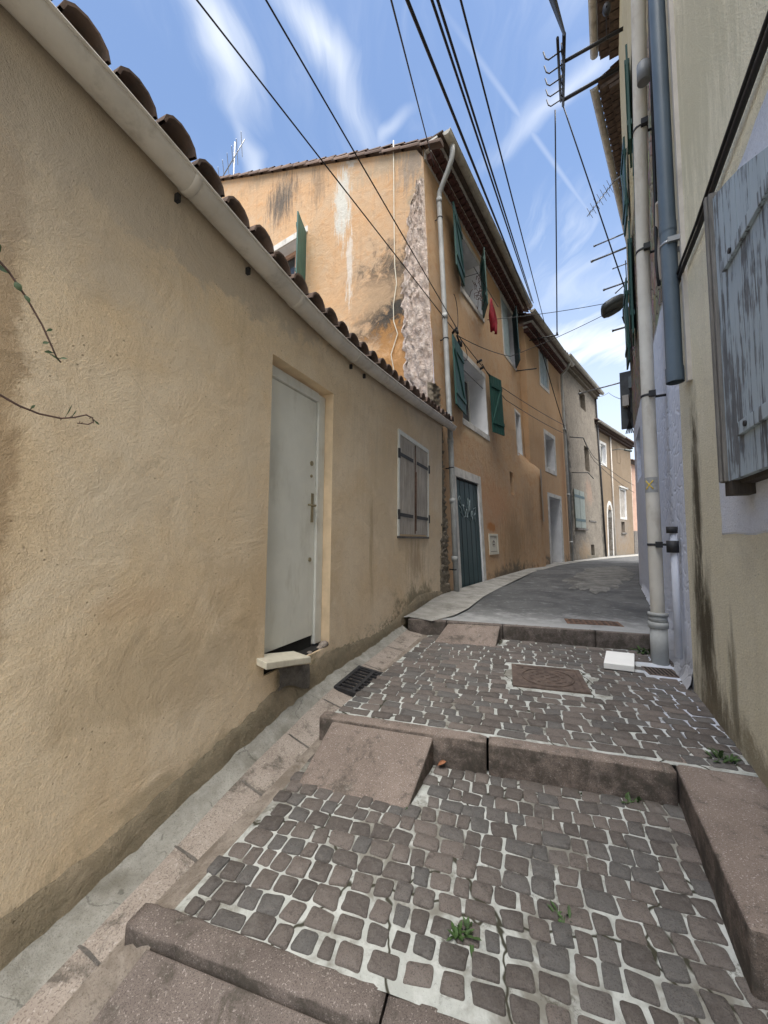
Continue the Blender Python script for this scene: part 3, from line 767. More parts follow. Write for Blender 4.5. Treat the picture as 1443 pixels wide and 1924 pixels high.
# ------------------------------------------------------------------ kerbs and ramps
def chipped(mb, f, a, b, q0, q1, zb, zt, m=0, amt=.0028):
    """stone block with rounded, slightly worn edges"""
    rc = random.Random(int(a*1000)+int(q0*777)); n = max(3, int((b-a)/.045)); r = .014
    prof = [(q0, zb), (q0, zb+(zt-zb)*.5), (q0, zt-r), (q0+r*.3, zt-r*.3), (q0+r, zt), ((q0+q1)/2, zt), (q1-r, zt), (q1-r*.3, zt-r*.3), (q1, zt-r), (q1, zb)]
    rows = []
    for i in range(n+1):
        x = a+(b-a)*i/n; e = .010 if i in (0, n) else 0
        row = []
        for k, (q, z) in enumerate(prof):
            w_ = amt*(2.4 if k in (2, 3, 4) and rc.random() < .16 else 1)
            row.append(f(x, q+rc.uniform(-w_, w_)+(e*.6 if k < 4 else -e*.6 if k > 6 else 0), z-(e*.6 if 2 <= k <= 7 else 0)+rc.uniform(-w_, w_*.4)))
        rows.append(row)
    mb.grid(rows, m); mb.face(rows[0], m); mb.face(rows[-1][::-1], m)
def kerb(stones, zt, zb, q0, q1, m, tiltq=0):
    mb = MB()
    for a, b in stones:
        f = lambda x, y, z: G(x, y+tiltq*x, z)
        chipped(mb, f, a+.004, b-.004, q0, q1, zb, zt+random.uniform(-.003, .003))
    return tag(mb.build('kerb', m), kind='structure')
kerb([(-1.405, -.38), (-.38, .62), (.62, 1.2)], .186, -.05, 1.215, 1.322, M['granite_dk'])
kerb([(-1.262, -.115), (-.108, .887)], .405, .1, 2.555, 2.655, M['granite'])
kerb([(-1.20, -.70), (-.70, -.02), (-.02, 1.0), (1.0, 2.1)], .627, .30, 4.985, 5.09, M['granite_dk'], .035)
# block kerb at the foot of the cream wall
mb = MB()
A_ = [(KIN(1.635), 1.635), (KIN(2.662), 2.662), (1.40, 2.662), (1.16, 1.635)]
mb.hexa([G(p, q, .05) for p, q in A_]+[G(p, q, .404) for p, q in A_])
B_ = [(.862, 2.664), (.862, 2.76), (1.42, 2.70), (1.40, 2.664)]
mb.hexa([G(p, q, .2) for p, q in B_]+[G(p, q, .407) for p, q in B_])
tag(mb.build('kerb', M['granite'], bevel=.018, bseg=3), kind='structure')

def ramp(pl0, pr0, q0, z0, pl1, pr1, q1, z1, zb, m, label):
    mb = MB(); N = 1
    lo = [(pl0, q0), (pr0, q0), (pr1, q1), (pl1, q1)]
    mb.hexa([G(p, q, zb) for p, q in lo]+[G(pl0, q0, z0), G(pr0, q0, z0), G(pr1, q1, z1), G(pl1, q1, z1)])
    o = mb.build('stone_ramp', m, bevel=.012, bseg=3, off=G((pl0+pr0)/2, q0, z0)); return tag(o, label, 'ramp', 'stone wedge ramps against the kerbs')
ramp(-1.33, -.30, .86, .02, -1.275, -.36, 1.205, .150, -.1, M['granite_dk'], 'dark speckled stone ramp nearest the viewer, below the lowest kerb')
ramp(-1.178, -.511, 2.115, .212, -1.156, -.446, 2.552, .388, .1, M['granite'], 'large pinkish stone wedge ramp against the middle kerb')
ramp(-.80, -.10, 4.63, .448, -.675, -.05, 4.985, .612, .3, M['granite'], 'smallest stone wedge ramp, against the far kerb below the road')

# ------------------------------------------------------------------ gutter channel along the low house
ZW = [(-3, -.06), (-1.4, .085), (-.9, .165), (-.43, .28), (.26, .405), (.87, .455), (1.75, .485), (2.75, .56), (3.2, .62)]
ZV = [(-3, -.12), (-1.5, .01), (-1.04, .11), (-.25, .185), (.2, .232), (.6, .32), (1.0, .365), (2, .41), (2.7, .45), (3.2, .46)]
def zi(s):
    P = L(s, .47, 0); q = P.dot(HV)
    if q < 1.2: return -.0
    if q < 2.5: return .178+(q-1.32)*.03
    if q < 2.72: return .214+(q-2.5)/.22*.19
    return .402+(q-2.66)*.018
S = [-3+.06*k for k in range(int((3.0+3)/.06)+1)]
mb = MB(); rows0, rows1, rows2 = [], [], []
for s in S:
    w0, v0 = interp(ZW, s), interp(ZV, s); e = zi(s)
    wb = interp([(-1.5, .20), (-1, .19), (-.2, .13), (.3, .12), (1, .13), (2.7, .10)], s)
    j = .006*sin(s*17)+random.uniform(-.004, .004)
    m1 = w0+(v0-w0)*.55
    if L(s, .4, 0).dot(HV) > 4.93: break
    rows0.append([L(s, -.02, w0+.035), L(s, .02, w0+.004+j), L(s, wb*.6, w0+(m1-w0)*.5+j*.5), L(s, wb, m1)])
    rows1.append([L(s, wb, m1), L(s, wb+.05, m1-(m1-v0)*.35), L(s, .295, v0+.006), L(s, .31, v0)])
    rows2.append([L(s, .31, v0), L(s, .335, v0+.004), L(s, .42, v0+(e-v0)*.6), L(s, .49, e-.006)])
mb.grid(rows0, 0); mb.grid(rows1, 1); mb.grid(rows2, 2)
tag(mb.build('gutter_channel', [M['cement'], M['channel_stone'], M['earth']]), kind='structure')
# joints between the channel stones
mb = MB()
for s in (-1.72, -1.22, -.80, -.36, .10, .55, 1.3, 1.9):
    wb = interp([(-1.5, .20), (-1, .19), (-.2, .13), (.3, .12), (1, .13), (2.7, .10)], s); w0, v0 = interp(ZW, s), interp(ZV, s); m1 = w0+(v0-w0)*.55
    a = [(wb-.01, m1+.002), (wb+.05, m1-(m1-v0)*.35+.003), (.295, v0+.009), (.312, v0+.004)]
    mb.grid([[L(s-.006, n, z) for n, z in a], [L(s+.006+.004*random.random(), n, z) for n, z in a]])
tag(mb.build('gutter_channel', M['dark_cement']), kind='structure')

# ------------------------------------------------------------------ LOW YELLOW HOUSE (left)
H = thing('low_house', L(1.5, -1.5, .4), 'low sand-yellow house with white door and wooden shutters along the left side', 'house')
def ZG(a):        # the old gutter line sags in the middle
    T = [(-3.4, 3.73), (-1.5, 3.69), (-.74, 3.605), (-.25, 3.545), (.33, 3.492), (.9, 3.482), (1.4, 3.513), (2.7, 3.62), (3.8, 3.735), (5.2, 3.87)]
    return (interp(T, a-.25)+interp(T, a-.1)+interp(T, a+.1)+interp(T, a+.25))/4
DOOR = (-.012, .845, .69, 3.025, .15, 2); WIN = (2.47, 3.80, 1.71, 3.12, .05, 0)
mb = wall_mesh(L, -3.6, 4.66, -.25, 3.4, [DOOR, WIN], 0, 0, top=lambda a: ZG(a)+.015, step=.25)
# end return of the wall at the passage to the orange house, and back side
mb.face([L(4.66, 0, -.2), L(4.66, -1.0, -.2), L(4.66, -1.0, 3.9), L(4.66, 0, 3.78)], 0, [(0, 0), (1, 0), (1, 3.9), (0, 3.66)])
mb.face([L(-3.6, 0, -.2), L(-3.6, -6, -.2), L(-3.6, -6, 4.6), L(-3.6, 0, 3.66)], 0, [(0, 0), (1, 0), (1, 3.9), (0, 3.66)])
# bulging rough footing under the plaster edge
rows, uvs = [], []
for k in range(200):
    s = -3.4+k*(8.05/199)
    if -.05 < s < .62: hgt = .18
    else: hgt = .15+.05*sin(s*2.3)+.05*max(0, 1-abs(s+.7))
    zb = interp(ZW, s) if s < 2.75 else interp([(2.75, .56), (3.2, .63), (5, .66)], s)
    zb -= .02
    n1 = .016+.012*random.random()
    r = [(s, n1+.012, zb), (s, n1+.004, zb+hgt*.45), (s, n1*.8, zb+hgt*.9+random.uniform(-.008, .008)), (s, .001, zb+hgt+random.uniform(.0, .02))]
    rows.append([L(*p) for p in r]); uvs.append([(p[0], p[2]) for p in r])
ftg = MB(); ftg.grid(rows, 0, uvs)
M['low_reveal'] = simple('ochre_reveal', (.66, .51, .34), .95, .12, 5, .4, 120)
mb.build('wall', [M['low'], M['reveal'], M['low_reveal']], H)
ftg.build('footing', M['footing'], H)
# roof
mb = barrel_roof(L, -3.3, 4.95, .165, .036, .17, 3.9, r=.09, jitter=.02, zf=ZG, pan=-.07)
mb.build('roof', [M['tile']], H)
# the gutter, slightly falling towards the near end, with brackets
gt = gutter_mesh(L, -3.3, 5.12, .092, ZG, .074, 12).build('gutter', M['gutter'], H)
for s in (-.84, -.30, 1.15, 1.45):
    z = ZG(s)
    mb = MB(); mb.box(L, (s-.010, .0, z-.105), (s+.010, .028, z-.06))
    mb.build('gutter_bracket', M['iron'], gt)
# door: frame, leaf, handle
d = MB()
nb = -.125
frame = MB()
frame.box(L, (.735, -.15, .72), (.843, -.085, 2.99)); frame.box(L, (-.01, -.15, 2.915), (.735, -.085, 3.0))
frame.box(L, (-.011, -.15, .72), (.03, -.085, 2.915))
dl = MB(); dl.box(L, (.033, -.15, .80), (.728, -.105, 2.908))
door_o = dl.build('door', M['door'], H, bevel=.004)
frame.build('frame', M['frame'], door_o, bevel=.006)
mb = MB(); mb.box(L, (.665, -.105, 1.80), (.70, -.099, 2.06)); mb.tube([L(.683, -.10, 1.95), L(.683, -.062, 1.95)], .011, 8); mb.tube([L(.683, -.066, 1.95), L(.62, -.062, 1.95), L(.575, -.066, 1.948)], .009, 8)
mb.build('handle', M['brass'], door_o)
for z, r in ((2.33, .022), (2.215, .014), (1.47, .019)):
    mb = MB(); mb.tube([L(.66, -.106, z), L(.66, -.096, z)], r, 14); mb.build('lock', M['brass'], door_o)
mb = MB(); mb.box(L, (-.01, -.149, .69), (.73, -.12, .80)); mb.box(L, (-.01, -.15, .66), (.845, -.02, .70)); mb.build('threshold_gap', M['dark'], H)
# stone slab on the threshold, and the broken cement below
mb = MB(); P8 = [(-.085, -.06), (.40, -.06), (.44, .085), (-.085, .085)]
mb.hexa([L(a, n, z) for (a, n), z in zip(P8, (.80, .705, .665, .765))]+[L(a, n, z+.048) for (a, n), z in zip(P8, (.80, .705, .665, .765))])
mb.build('doorstep', M['marble'], H, bevel=.006)
mb = MB(); rows = []
for k in range(25):
    s = .11+k*.016; wob = .02*sin(k*1.9)+.012*random.random()
    zt = .735-.20*(s-.0)
    row = []
    for j in range(9):
        f = j/8; z = zt+(.50+.06*sin(s*9)-zt)*f
        row.append(L(s, .030+.010*sin(pi*f)+random.uniform(0, .008), z))
    rows.append(row)
mb.grid(rows); mb.build('broken_plaster', M['dark_cement'], H)
mb = MB()
for s, z, r in ((.80, .70, .045), (.74, .69, .03), (.58, .68, .03), (.87, .705, .025)):
    N = 8; rows = [[L(s+r*1.4*cos(2*pi*k/N)*f*(1+.2*sin(k*3)), -.03+r*.8*sin(2*pi*k/N)*f, z+r*h) for k in range(N)] for f, h in ((1, 0), (.9, .5), (.45, .85), (.05, .9))]
    mb = MB(); mb.grid(rows, close=True); mb.build('rubble_lump', M['channel_stone'], H)
# window with two closed plank shutters
f = MB()
f.box(L, (2.465, -.02, 1.70), (2.515, .018, 3.125)); f.box(L, (3.755, -.02, 1.70), (3.803, .018, 3.125)); f.box(L, (2.515, -.02, 3.065), (3.755, .018, 3.125))
wn = f.build('window', M['frame'], H, bevel=.004)
for a, wdt in ((2.52, .612), (3.14, .612)):
    Mx = lambda x, y, z, a=a: L(a+x, -.012+y, z)
    mb = plank_leaf(Mx, wdt, 1.725, 3.06, .022, 5, sides=(), gap=.005)
    sh = mb.build('shutter', M['wood'], wn, bevel=.0025, bseg=1)
    for z in (1.985, 2.80):
        h = MB(); x0, x1 = (a-.035, a+wdt*.86) if a < 3 else (a+wdt*.14, a+wdt+.045)
        h.box(L, (x0, .0105, z-.024), (x1, .0165, z+.024))
        xe = x0 if a < 3 else x1
        h.box(L, (xe-.022, .010, z-.065), (xe+.022, .03, z+.065))
        h.build('strap_hinge', M['iron'], sh)
mb = MB(); mb.box(L, (3.128, .0095, 1.74), (3.148, .02, 3.05)); mb.tube([L(3.138, .03, 1.78), L(3.138, .03, 2.65)], .007, 6); mb.build('closing_bar', M['rust'], wn)
mb = MB(); mb.box(L, (2.46, -.02, 1.67), (3.80, .022, 1.698)); mb.build('sill', M['dark_cement'], wn)

# ------------------------------------------------------------------ ORANGE HOUSE
def slab_back(mb, W, a0, a1, z, depth): pass
H = thing('orange_house', O1(3.3, -2.5, .7), 'tall faded orange house with green shutters and a stained gable rising over the low roof', 'house')
W2 = (1.40, 3.08, 4.37, 5.90, .50); W3 = (1.76, 3.22, 7.68, 9.17, .50); W4 = (5.22, 6.52, 7.52, 9.40, .25)
SL = (6.0, 6.56, 4.45, 5.86, .32); GA = (.80, 2.13, .6, 2.97, .07); NI = (4.88, 5.24, 3.02, 3.70, .25, 0)
mb = wall_mesh(O1, 0, 7.4, .3, 9.86, [W2, W3, W4, SL, GA, NI], 0, 1)
mb.build('facade', [M['orange'], M['reveal']], H)
# repaired lower flank, thicker than the wall above
mb = MB(); rows, uvs = [], []
for k in range(14):
    s = 5.5+k*(1.95/13); f = k/13; t_ = .30*f*f*(3-2*f)
    rr = [(s, t_-.004, .4), (s, t_+.05*f, 2.2), (s, t_+.09*f, 3.7), (s, (t_+.09*f)*.9-.004, 4.1), (s, -.004, 4.5)]
    rows.append([O1(*p) for p in rr]); uvs.append([(p[0], p[2]) for p in rr])
mb.grid(rows, 0, uvs); mb.build('thickened_base', [M['orange']], H)
mb = MB(); rows, uvs = [], []
for k in range(10):
    z = 2.3+k*.2
    r = [(s+random.uniform(-.015, .015), .31+.06+.012*(z-2.2)+.012, z) for s in (7.12, 7.2, 7.28, 7.36)]
    rows.append([O1(*p) for p in r]); uvs.append([(p[0], p[2]) for p in r])
mb.grid(rows, 0, uvs); mb.build('mortar_patch', [M['repair']], H)
# gable wall
def gtop(s): return 9.66+.446*s
mb = wall_mesh(GB, 0, 8.4, .3, 9.6, [(3.80, 5.1, 7.55, 9.40, .35)], 0, 1, top=lambda s: 9.5+.446*s, left=lambda z: .05*(z-.65))
mb.build('gable', [M['gable'], M['reveal'], M['dark']], H)
mb = MB(); mb.box(GB, (3.72, -.0, 9.40), (5.15, .03, 9.56)); mb.build('lintel', M['trim'], H, bevel=.004)
f = MB(); f.box(GB, (3.84, -.35, 7.6), (3.92, -.27, 9.38)); f.box(GB, (3.84, -.35, 9.30), (5.1, -.27, 9.39)); f.box(GB, (4.42, -.34, 7.6), (4.48, -.28, 9.3))
wn = f.build('gable_window', M['orange_pink'], H)
g = MB(); g.box(GB, (3.9, -.345, 7.56), (5.1, -.33, 9.32)); g.build('pane', M['glass'], wn)
Mx = leaf_map(GB, 3.78, .03, 118)
plank_leaf(Mx, .66, 7.62, 9.38, .03, 4, sides=(-1,), gap=.006).build('shutter', M['green'], wn, bevel=.002, bseg=1)
# exposed rubble at the corner
rows = []
rq = random.Random(5)
NZ, NS = 120, 22
for i in range(NZ+1):
    z = .4+i*(9.0-.4)/NZ
    wdt = interp([(.4, .30), (3.5, .32), (4.3, .55), (5.5, .66), (7.0, .62), (8.2, .42), (8.8, .22), (9.0, .12)], z)+rq.uniform(-.06, .06)
    l0 = .05*(z-.65)
    row = []
    for j in range(NS+1):
        f = j/NS
        row.append(GB(l0+.01+wdt*f, (.012+.075*rq.random()**1.4)*min(1, 6*(1-f))*min(1, 8*f+.3) if 0 < j < NS else -.004, z+rq.uniform(-.03, .03)))
    rows.append(row)
mb = MB(); mb.grid(rows); mb.build('exposed_stonework', M['quoin'], H)
rows = []
for i in range(NZ+1):                       # return of the rough corner on the street side, below the low roof
    z = .4+i*(4.6-.4)/NZ
    wd = .16+.06*rq.random()
    rows.append([O1(-.30+(wd+.30)*j/8, (.02+.07*rq.random()) if 0 < j < 8 else -.005, z+rq.uniform(-.02, .02)) for j in range(9)])
mb = MB(); mb.grid(rows); mb.build('mossy_stonework', M['mossy'], H)
# roof, verge tiles, genoise cornice, gutter
mb = barrel_roof(O1, .30, 7.35, .42-.45*0, 9.93, .446, 7.4, pitch=.22)
vr = random.Random(3)
for k in range(17):                          # verge tiles over the gable edge
    x0, x1 = k*.47-.45, (k+1)*.47-.38; c = tuple([vr.random()]*3); dz = vr.uniform(-.012, .012)
    rings = []
    for s, R, e in ((x0, .085, .02), (x1, .072, -.006)):
        rings.append([GB(s+.46, .0-R*cos(u)*1.0+.02, 9.72+.446*s+e+dz+R*sin(u)) for u in arc_pts(7, -.35, pi+.35)])
    mb.grid(rings, 0, col=c); mb.face(rings[0], 0, col=(.2, .2, .2))
mb.build('roof', [M['tile'], M['soffit']], H)
mb = MB(); x = .12
while x < 6.95:                              # rows of dark hollow tiles under the eave
    for (n0, n1, z0, z1) in ((-.02, .14, 9.52, 9.66), (-.02, .27, 9.70, 9.82)):
        mb.box(lambda a, n, z: O1(a, n+.44, z), (x, n0-.44, z0), (x+.155, n1-.44, z1))
    x += .205
gen = mb.build('cornice', M['tile_dk'], H)
mb = MB(); mb.box(O1, (.05, -.02, 9.66), (7.0, .135, 9.70)); mb.box(O1, (.05, -.02, 9.82), (7.0, .31, 9.86)); mb.box(O1, (.05, -.03, 9.50), (7.0, .03, 9.84)); mb.build('mortar_course', M['trim'], gen)
mb = MB(); mb.box(O1, (.05, -.2, 9.88), (7.0, .44, 9.905)); mb.build('soffit', M['soffit'], H)
gutter_mesh(O1, .08, 7.1, .50, 9.88, .085, 10).build('gutter', M['gutter_old'], H)
dp = MB()
dp.tube([O1(.36, .50, 9.80), O1(.36, .50, 9.66), O1(.37, .46, 9.50), O1(.39, .36, 9.32), O1(.41, .22, 9.12), O1(.42, .14, 8.98), O1(.42, .12, 8.82), O1(.40, .12, 6.5), O1(.36, .125, 4.0), O1(.30, .13, 2.2), O1(.25, .13, .66)], .052, 12)
for z, a in ((8.80, .42), (6.2, .395), (3.6, .35), (2.4, .31), (1.3, .27)): dp.tube([O1(a, .121, z-.05), O1(a, .121, z+.05)], .061, 12)
dpo = dp.build('downpipe', M['pipe_grey'], H)
for z, a in ((8.4, .42), (5.72, .39), (3.05, .33), (1.1, .265)):
    mb = MB(); mb.tube([O1(a, -.01, z), O1(a, .07, z)], .012, 6); mb.tube([O1(a, .12, z-.012), O1(a, .12, z+.012)], .060, 12); mb.build('pipe_clip', M['iron'], dpo)
# garage door with scrawled tag, white surround
mb = MB(); mb.box(O1, (.80, -.07, .62), (2.13, -.035, 2.965))
gd = mb.build('garage_door', M['green_dk'], H)
mb = MB()
for k in range(1, 5): mb.box(O1, (.80+k*.266-.004, -.036, .66), (.80+k*.266+.004, -.031, 2.95))
mb.box(O1, (.82, -.036, 2.92), (2.12, -.02, 2.96)); mb.build('seam', M['dark'], gd)
mb = MB()
def scrawl(pts, x0, z0, sx, sz, r=.011):
    mb.tube([O1(x0+x*sx, -.029, z0+z*sz) for x, z in pts], r, 5)
G0 = (.93, 2.12, .235, .46)
for k, st in enumerate([
    [(0, .75), (.35, 1.0), (.6, .9), (.3, .8), (.75, .55), (1.1, .62)], [(.2, .55), (.7, .42), (.5, .25), (1.0, .12)],
    [(1.55, .55), (1.25, .62), (1.2, .4), (1.5, .3), (1.55, .08), (1.2, .05)], [(1.9, .45), (1.7, .3), (1.85, .02), (2.1, .1), (2.1, .4), (1.9, .45)],
    [(2.35, .0), (2.4, 1.0), (2.55, .3), (2.85, .95), (2.8, -.1)], [(3.2, .4), (3.05, .2), (3.2, -.05), (3.4, .1), (3.35, .38), (3.2, .4)],
    [(3.6, .5), (4.3, .62), (3.9, .25), (3.95, -.12)], [(3.65, .2), (4.2, .3)]]):
    scrawl(st, G0[0], G0[1], G0[2], G0[3])
mb.build('graffiti_tag', M['paint_mark'], gd)
mb = MB(); frame_band(mb, O1, .80, 2.13, .6, 2.97, .15, -.004, .014, .19, 0); mb.build('door_surround', M['trim'], H, bevel=.004)
# first-floor window: folded left leaf, right leaf half open
def window(Wl, hole, name, surround=None, glass=True, back=M['glass'], frame_m=M['frame'], sill=True):
    a0, a1, z0, z1, d = hole[:5]
    f = MB(); n = -d+.02
    t_ = .05
    f.box(Wl, (a0, n-.02, z0), (a0+t_, n+.04, z1)); f.box(Wl, (a1-t_, n-.02, z0), (a1, n+.04, z1))
    f.box(Wl, (a0+t_, n-.02, z1-t_), (a1-t_, n+.04, z1)); f.box(Wl, (a0+t_, n-.02, z0), (a1-t_, n+.04, z0+t_))
    f.box(Wl, ((a0+a1)/2-.03, n-.02, z0+t_), ((a0+a1)/2+.03, n+.035, z1-t_))
    o = f.build(name, frame_m, HOUSE)
    g = MB(); g.box(Wl, (a0+.002, n-.018, z0+.002), (a1-.002, n+.012, z1-.002)); g.build('pane', back, o)
    if surround:
        s = MB(); frame_band(s, Wl, a0, a1, z0, z1, surround, -.004, .012, surround*1.1, surround*1.2); s.build('surround', M['trim'], o, bevel=.004)
    return o
HOUSE = H
w2 = window(O1, W2, 'window')
s = MB(); s.box(O1, (1.36, -.004, 5.90), (3.14, .012, 6.03)); s.box(O1, (1.36, -.004, 4.22), (3.16, .016, 4.36)); s.box(O1, (3.08, -.004, 4.36), (3.13, .010, 5.90)); s.build('surround', M['trim'], w2, bevel=.004)
plank_leaf(leaf_map(O1, 1.36, .10, 172, 0), .80, 4.40, 5.88, .032, 5, sides=(-1,), gap=.006).build('shutter', M['green'], w2, bevel=.002, bseg=1)
plank_leaf(leaf_map(O1, 3.10, .11, 14, 0), .56, 4.44, 5.98, .032, 5, sides=(1,), gap=.006).build('shutter', M['green'], w2, bevel=.002, bseg=1)
mb = MB(); mb.tube([O1(1.42, -.05, 5.62), O1(3.06, -.05, 5.62)], .007, 5); mb.build('curtain_wire', M['iron'], w2)
w3 = window(O1, W3, 'window')
s = MB(); s.box(O1, (1.70, -.004, 9.17), (3.26, .012, 9.30)); s.box(O1, (1.70, -.004, 7.54), (3.30, .03, 7.67)); s.box(O1, (3.22, -.004, 7.67), (3.28, .010, 9.17)); s.build('surround', M['trim'], w3, bevel=.004)
plank_leaf(leaf_map(O1, 1.74, .10, 170), .80, 7.66, 9.16, .032, 5, sides=(-1,), gap=.006).build('shutter', M['green'], w3, bevel=.002, bseg=1)
plank_leaf(leaf_map(O1, 3.22, .05, 152), .66, 7.62, 9.16, .032, 5, sides=(1,), gap=.006).build('shutter', M['green'], w3, bevel=.002, bseg=1)
mb = MB(); mb.tube([O1(1.5, .42, 7.86), O1(3.3, .42, 7.86)], .008, 5); mb.tube([O1(1.75, 0, 7.9), O1(1.75, .44, 7.86)], .008, 5); mb.build('drying_rail', M['iron'], w3)
w4 = window(O1, W4, 'window', .09)
plank_leaf(lambda x, y, z: O1(5.24+x, -.03+y, z), .66, 7.55, 9.37, .032, 4, sides=(), gap=.006).build('shutter', M['bluegrey'], w4, bevel=.002, bseg=1)
plank_leaf(leaf_map(O1, 6.52, .02, 154), .64, 7.50, 9.37, .032, 4, sides=(-1,), gap=.006).build('shutter', M['green_dk'], w4, bevel=.002, bseg=1)  # darker green than its pair: the shade on this leaf's back is painted in
w5 = window(O1, SL, 'window', .075)
mb = MB(); mb.tube([O1(6.52, .0, 7.42), O1(6.75, .62, 7.44)], .02, 6); mb.build('iron_bracket', M['iron'], H)
# meter box
mb = MB(); frame_band(mb, O1, 2.68, 3.26, 1.36, 1.76, .055, -.004, .02); mb.box(O1, (2.68, -.004, 1.36), (3.26, .008, 1.76))
mt = mb.build('meter_box', M['marble'], H, bevel=.004)
mb = MB()
for r0, r1 in ((.03, .038), (.075, .083)):
    mb.grid([[O1(2.97+r*1.25*cos(2*pi*k/20), .0105, 1.57+r*sin(2*pi*k/20)) for k in range(20)] for r in (r0, r1)], close=True)
mb.tube([O1(2.97+.05*cos(u), .011, 1.605+.035*sin(u)) for u in arc_pts(8, 0, pi)], .006, 5); mb.box(O1, (2.92, .0085, 1.53), (3.02, .012, 1.56))
mb.box(O1, (2.72, .0085, 1.375), (3.22, .012, 1.385)); mb.box(O1, (2.72, .0085, 1.735), (3.22, .012, 1.745))
mb.build('emblem', M['cast'], mt)
mb = MB(); mb.box(O1, (4.88, -.26, 3.02), (5.24, -.24, 3.70)); mb.build('niche_back', M['dark'], H)

# ------------------------------------------------------------------ TERRACOTTA HOUSE (second of the row)
H = HOUSE = thing('terracotta_house', O2(3, -2.5, .77), 'terracotta house with a white deep-set doorway between the orange house and the rough stone house', 'house')
WT = (2.24, 3.22, 7.62, 8.98, .12); WM = (2.50, 3.68, 4.42, 5.72, .38); DR = (2.66, 4.14, .78, 3.33, .55); VE = (.86, 1.30, 1.86, 2.26, .08)
mb = wall_mesh(O2, .72, 5.25, .4, 9.2, [WT, WM, DR, VE], 0, 1)
pl = [(.72, 0, .4), (.72, 0, 9.2), (.72, -.9, 9.2), (.72, -.9, .4)]
mb.face([O2(*p) for p in pl], 0, [(p[1], p[2]) for p in pl]); mb.build('facade', [M['orange_b'], M['reveal']], H)
wt = window(O2, WT, 'window', .10)
for a in (2.25, 2.74): plank_leaf(lambda x, y, z, a=a: O2(a+x, -.06+y, z), .47, 7.64, 8.96, .03, 4, sides=(), gap=.006).build('shutter', M['bluegrey'], wt, bevel=.002, bseg=1)
window(O2, WM, 'window', .14)
mb = MB(); mb.box(O2, (2.66, -.56, .78), (4.14, -.50, 3.33)); d_ = mb.build('door', M['dark'], H)  # dark sheet paints the unlit interior behind the leaf
mb = MB(); mb.box(O2, (3.3, -.50, .80), (4.12, -.46, 3.3)); mb.build('leaf', M['frame'], d_)
mb = MB(); frame_band(mb, O2, 2.66, 4.14, .78, 3.33, .18, -.004, .014, .14, 0); mb.build('door_surround', M['trim'], H, bevel=.004)
mb = MB(); mb.box(O2, (2.6, -.5, .70), (4.2, .12, .80)); mb.build('doorstep', M['concrete'], H, bevel=.01)
mb = MB()
for k in range(6): mb.box(O2, (.86, -.05, 1.87+k*.065), (1.30, -.015, 1.91+k*.065))
mb.box(O2, (.86, -.075, 1.86), (1.30, -.05, 2.26)); v_ = mb.build('vent_grille', M['green_dk'], H)
mb = MB(); frame_band(mb, O2, .86, 1.30, 1.86, 2.26, .05, -.004, .012); mb.build('surround', M['trim'], v_)
mb = barrel_roof(O2, .55, 5.2, .44, 9.30, .40, 5.5, pitch=.22); mb.build('roof', [M['tile'], M['soffit']], H)
mb = MB(); x = .66
while x < 5.1:
    for (n1, z0, z1) in ((.13, 8.92, 9.04), (.25, 9.08, 9.19)): mb.box(O2, (x, -.02, z0), (x+.15, n1, z1))
    x += .205
gen = mb.build('cornice', M['tile_dk'], H)
mb = MB(); mb.box(O2, (.6, -.02, 9.04), (5.2, .12, 9.08)); mb.box(O2, (.6, -.02, 9.19), (5.2, .32, 9.23)); mb.build('mortar_course', M['trim'], gen)
gutter_mesh(O2, .0, 5.15, .50, 9.24, .085, 8).build('gutter', M['gutter_old'], H)
mb = MB(); mb.tube([O2(4.65, .50, 9.16), O2(4.68, .40, 8.95), O2(4.74, .14, 8.75), O2(4.80, .11, 8.3), O2(4.95, .11, 5.0), O2(5.15, .11, .72)], .055, 10)
for z, a in ((6.4, 4.88), (3.6, 5.02), (1.6, 5.11)): mb.tube([O2(a, .11, z-.05), O2(a, .11, z+.05)], .066, 10)
mb.build('downpipe', M['pipe_grey'], H)
mb = MB(); mb.tube([O2(1.0, .05, 8.75), O2(1.0, 1.02, 8.62)], .022, 6); mb.tube([O2(1.0, .98, 8.62), O2(1.0, .98, 8.72)], .03, 6); mb.build('cable_bracket', M['iron'], H)

# ------------------------------------------------------------------ ROUGH STONE HOUSE (third)
H = HOUSE = thing('stone_house', O3(2.5, -2.5, .77), 'rough grey stone house with one pale green shutter, third in the left row', 'house')
A1 = (2.20, 3.30, 8.40, 9.32, .30, 0); A2 = (2.50, 3.34, 5.20, 6.48, .35, 0); HO = (2.62, 3.24, .95, 1.48, .3, 0)
mb = wall_mesh(O3, -.95, 5.40, .4, 9.86, [A1, A2, HO], 0, 0)
pl = [(5.4, 0, .4), (5.4, 0, 9.86), (5.4, -3, 9.86), (5.4, -3, .4)]; mb.face([O3(*p) for p in pl], 0, [(5.4-p[1], p[2]) for p in pl])
pl = [(-.95, 0, .4), (-.95, 0, 9.86), (-.95, -3, 9.86), (-.95, -3, .4)]; mb.face([O3(*p) for p in pl], 0, [(-.4, p[2]) for p in pl])
mb.build('facade', [M['stone_house'], M['reveal']], H)
for hh in (A1, A2): window(O3, hh, 'window', frame_m=M['wood'])
mb = MB(); mb.box(O3, (2.6, -.31, .95), (3.26, -.29, 1.5)); mb.build('cellar_hole', M['dark'], H)
sh = MB()
for a in (.18, 1.0): plank_leaf(lambda x, y, z, a=a: O3(a+x, .02+y, z), .78, 2.26, 4.02, .035, 4, sides=(), gap=.006, mb=sh)
so = sh.build('shutter', M['green_pale'], H, bevel=.002, bseg=1)
for z in (2.62, 3.72):
    mb = MB(); mb.box(O3, (.2, .056, z-.06), (1.76, .066, z+.06)); mb.build('strap', M['green_dk'], so)
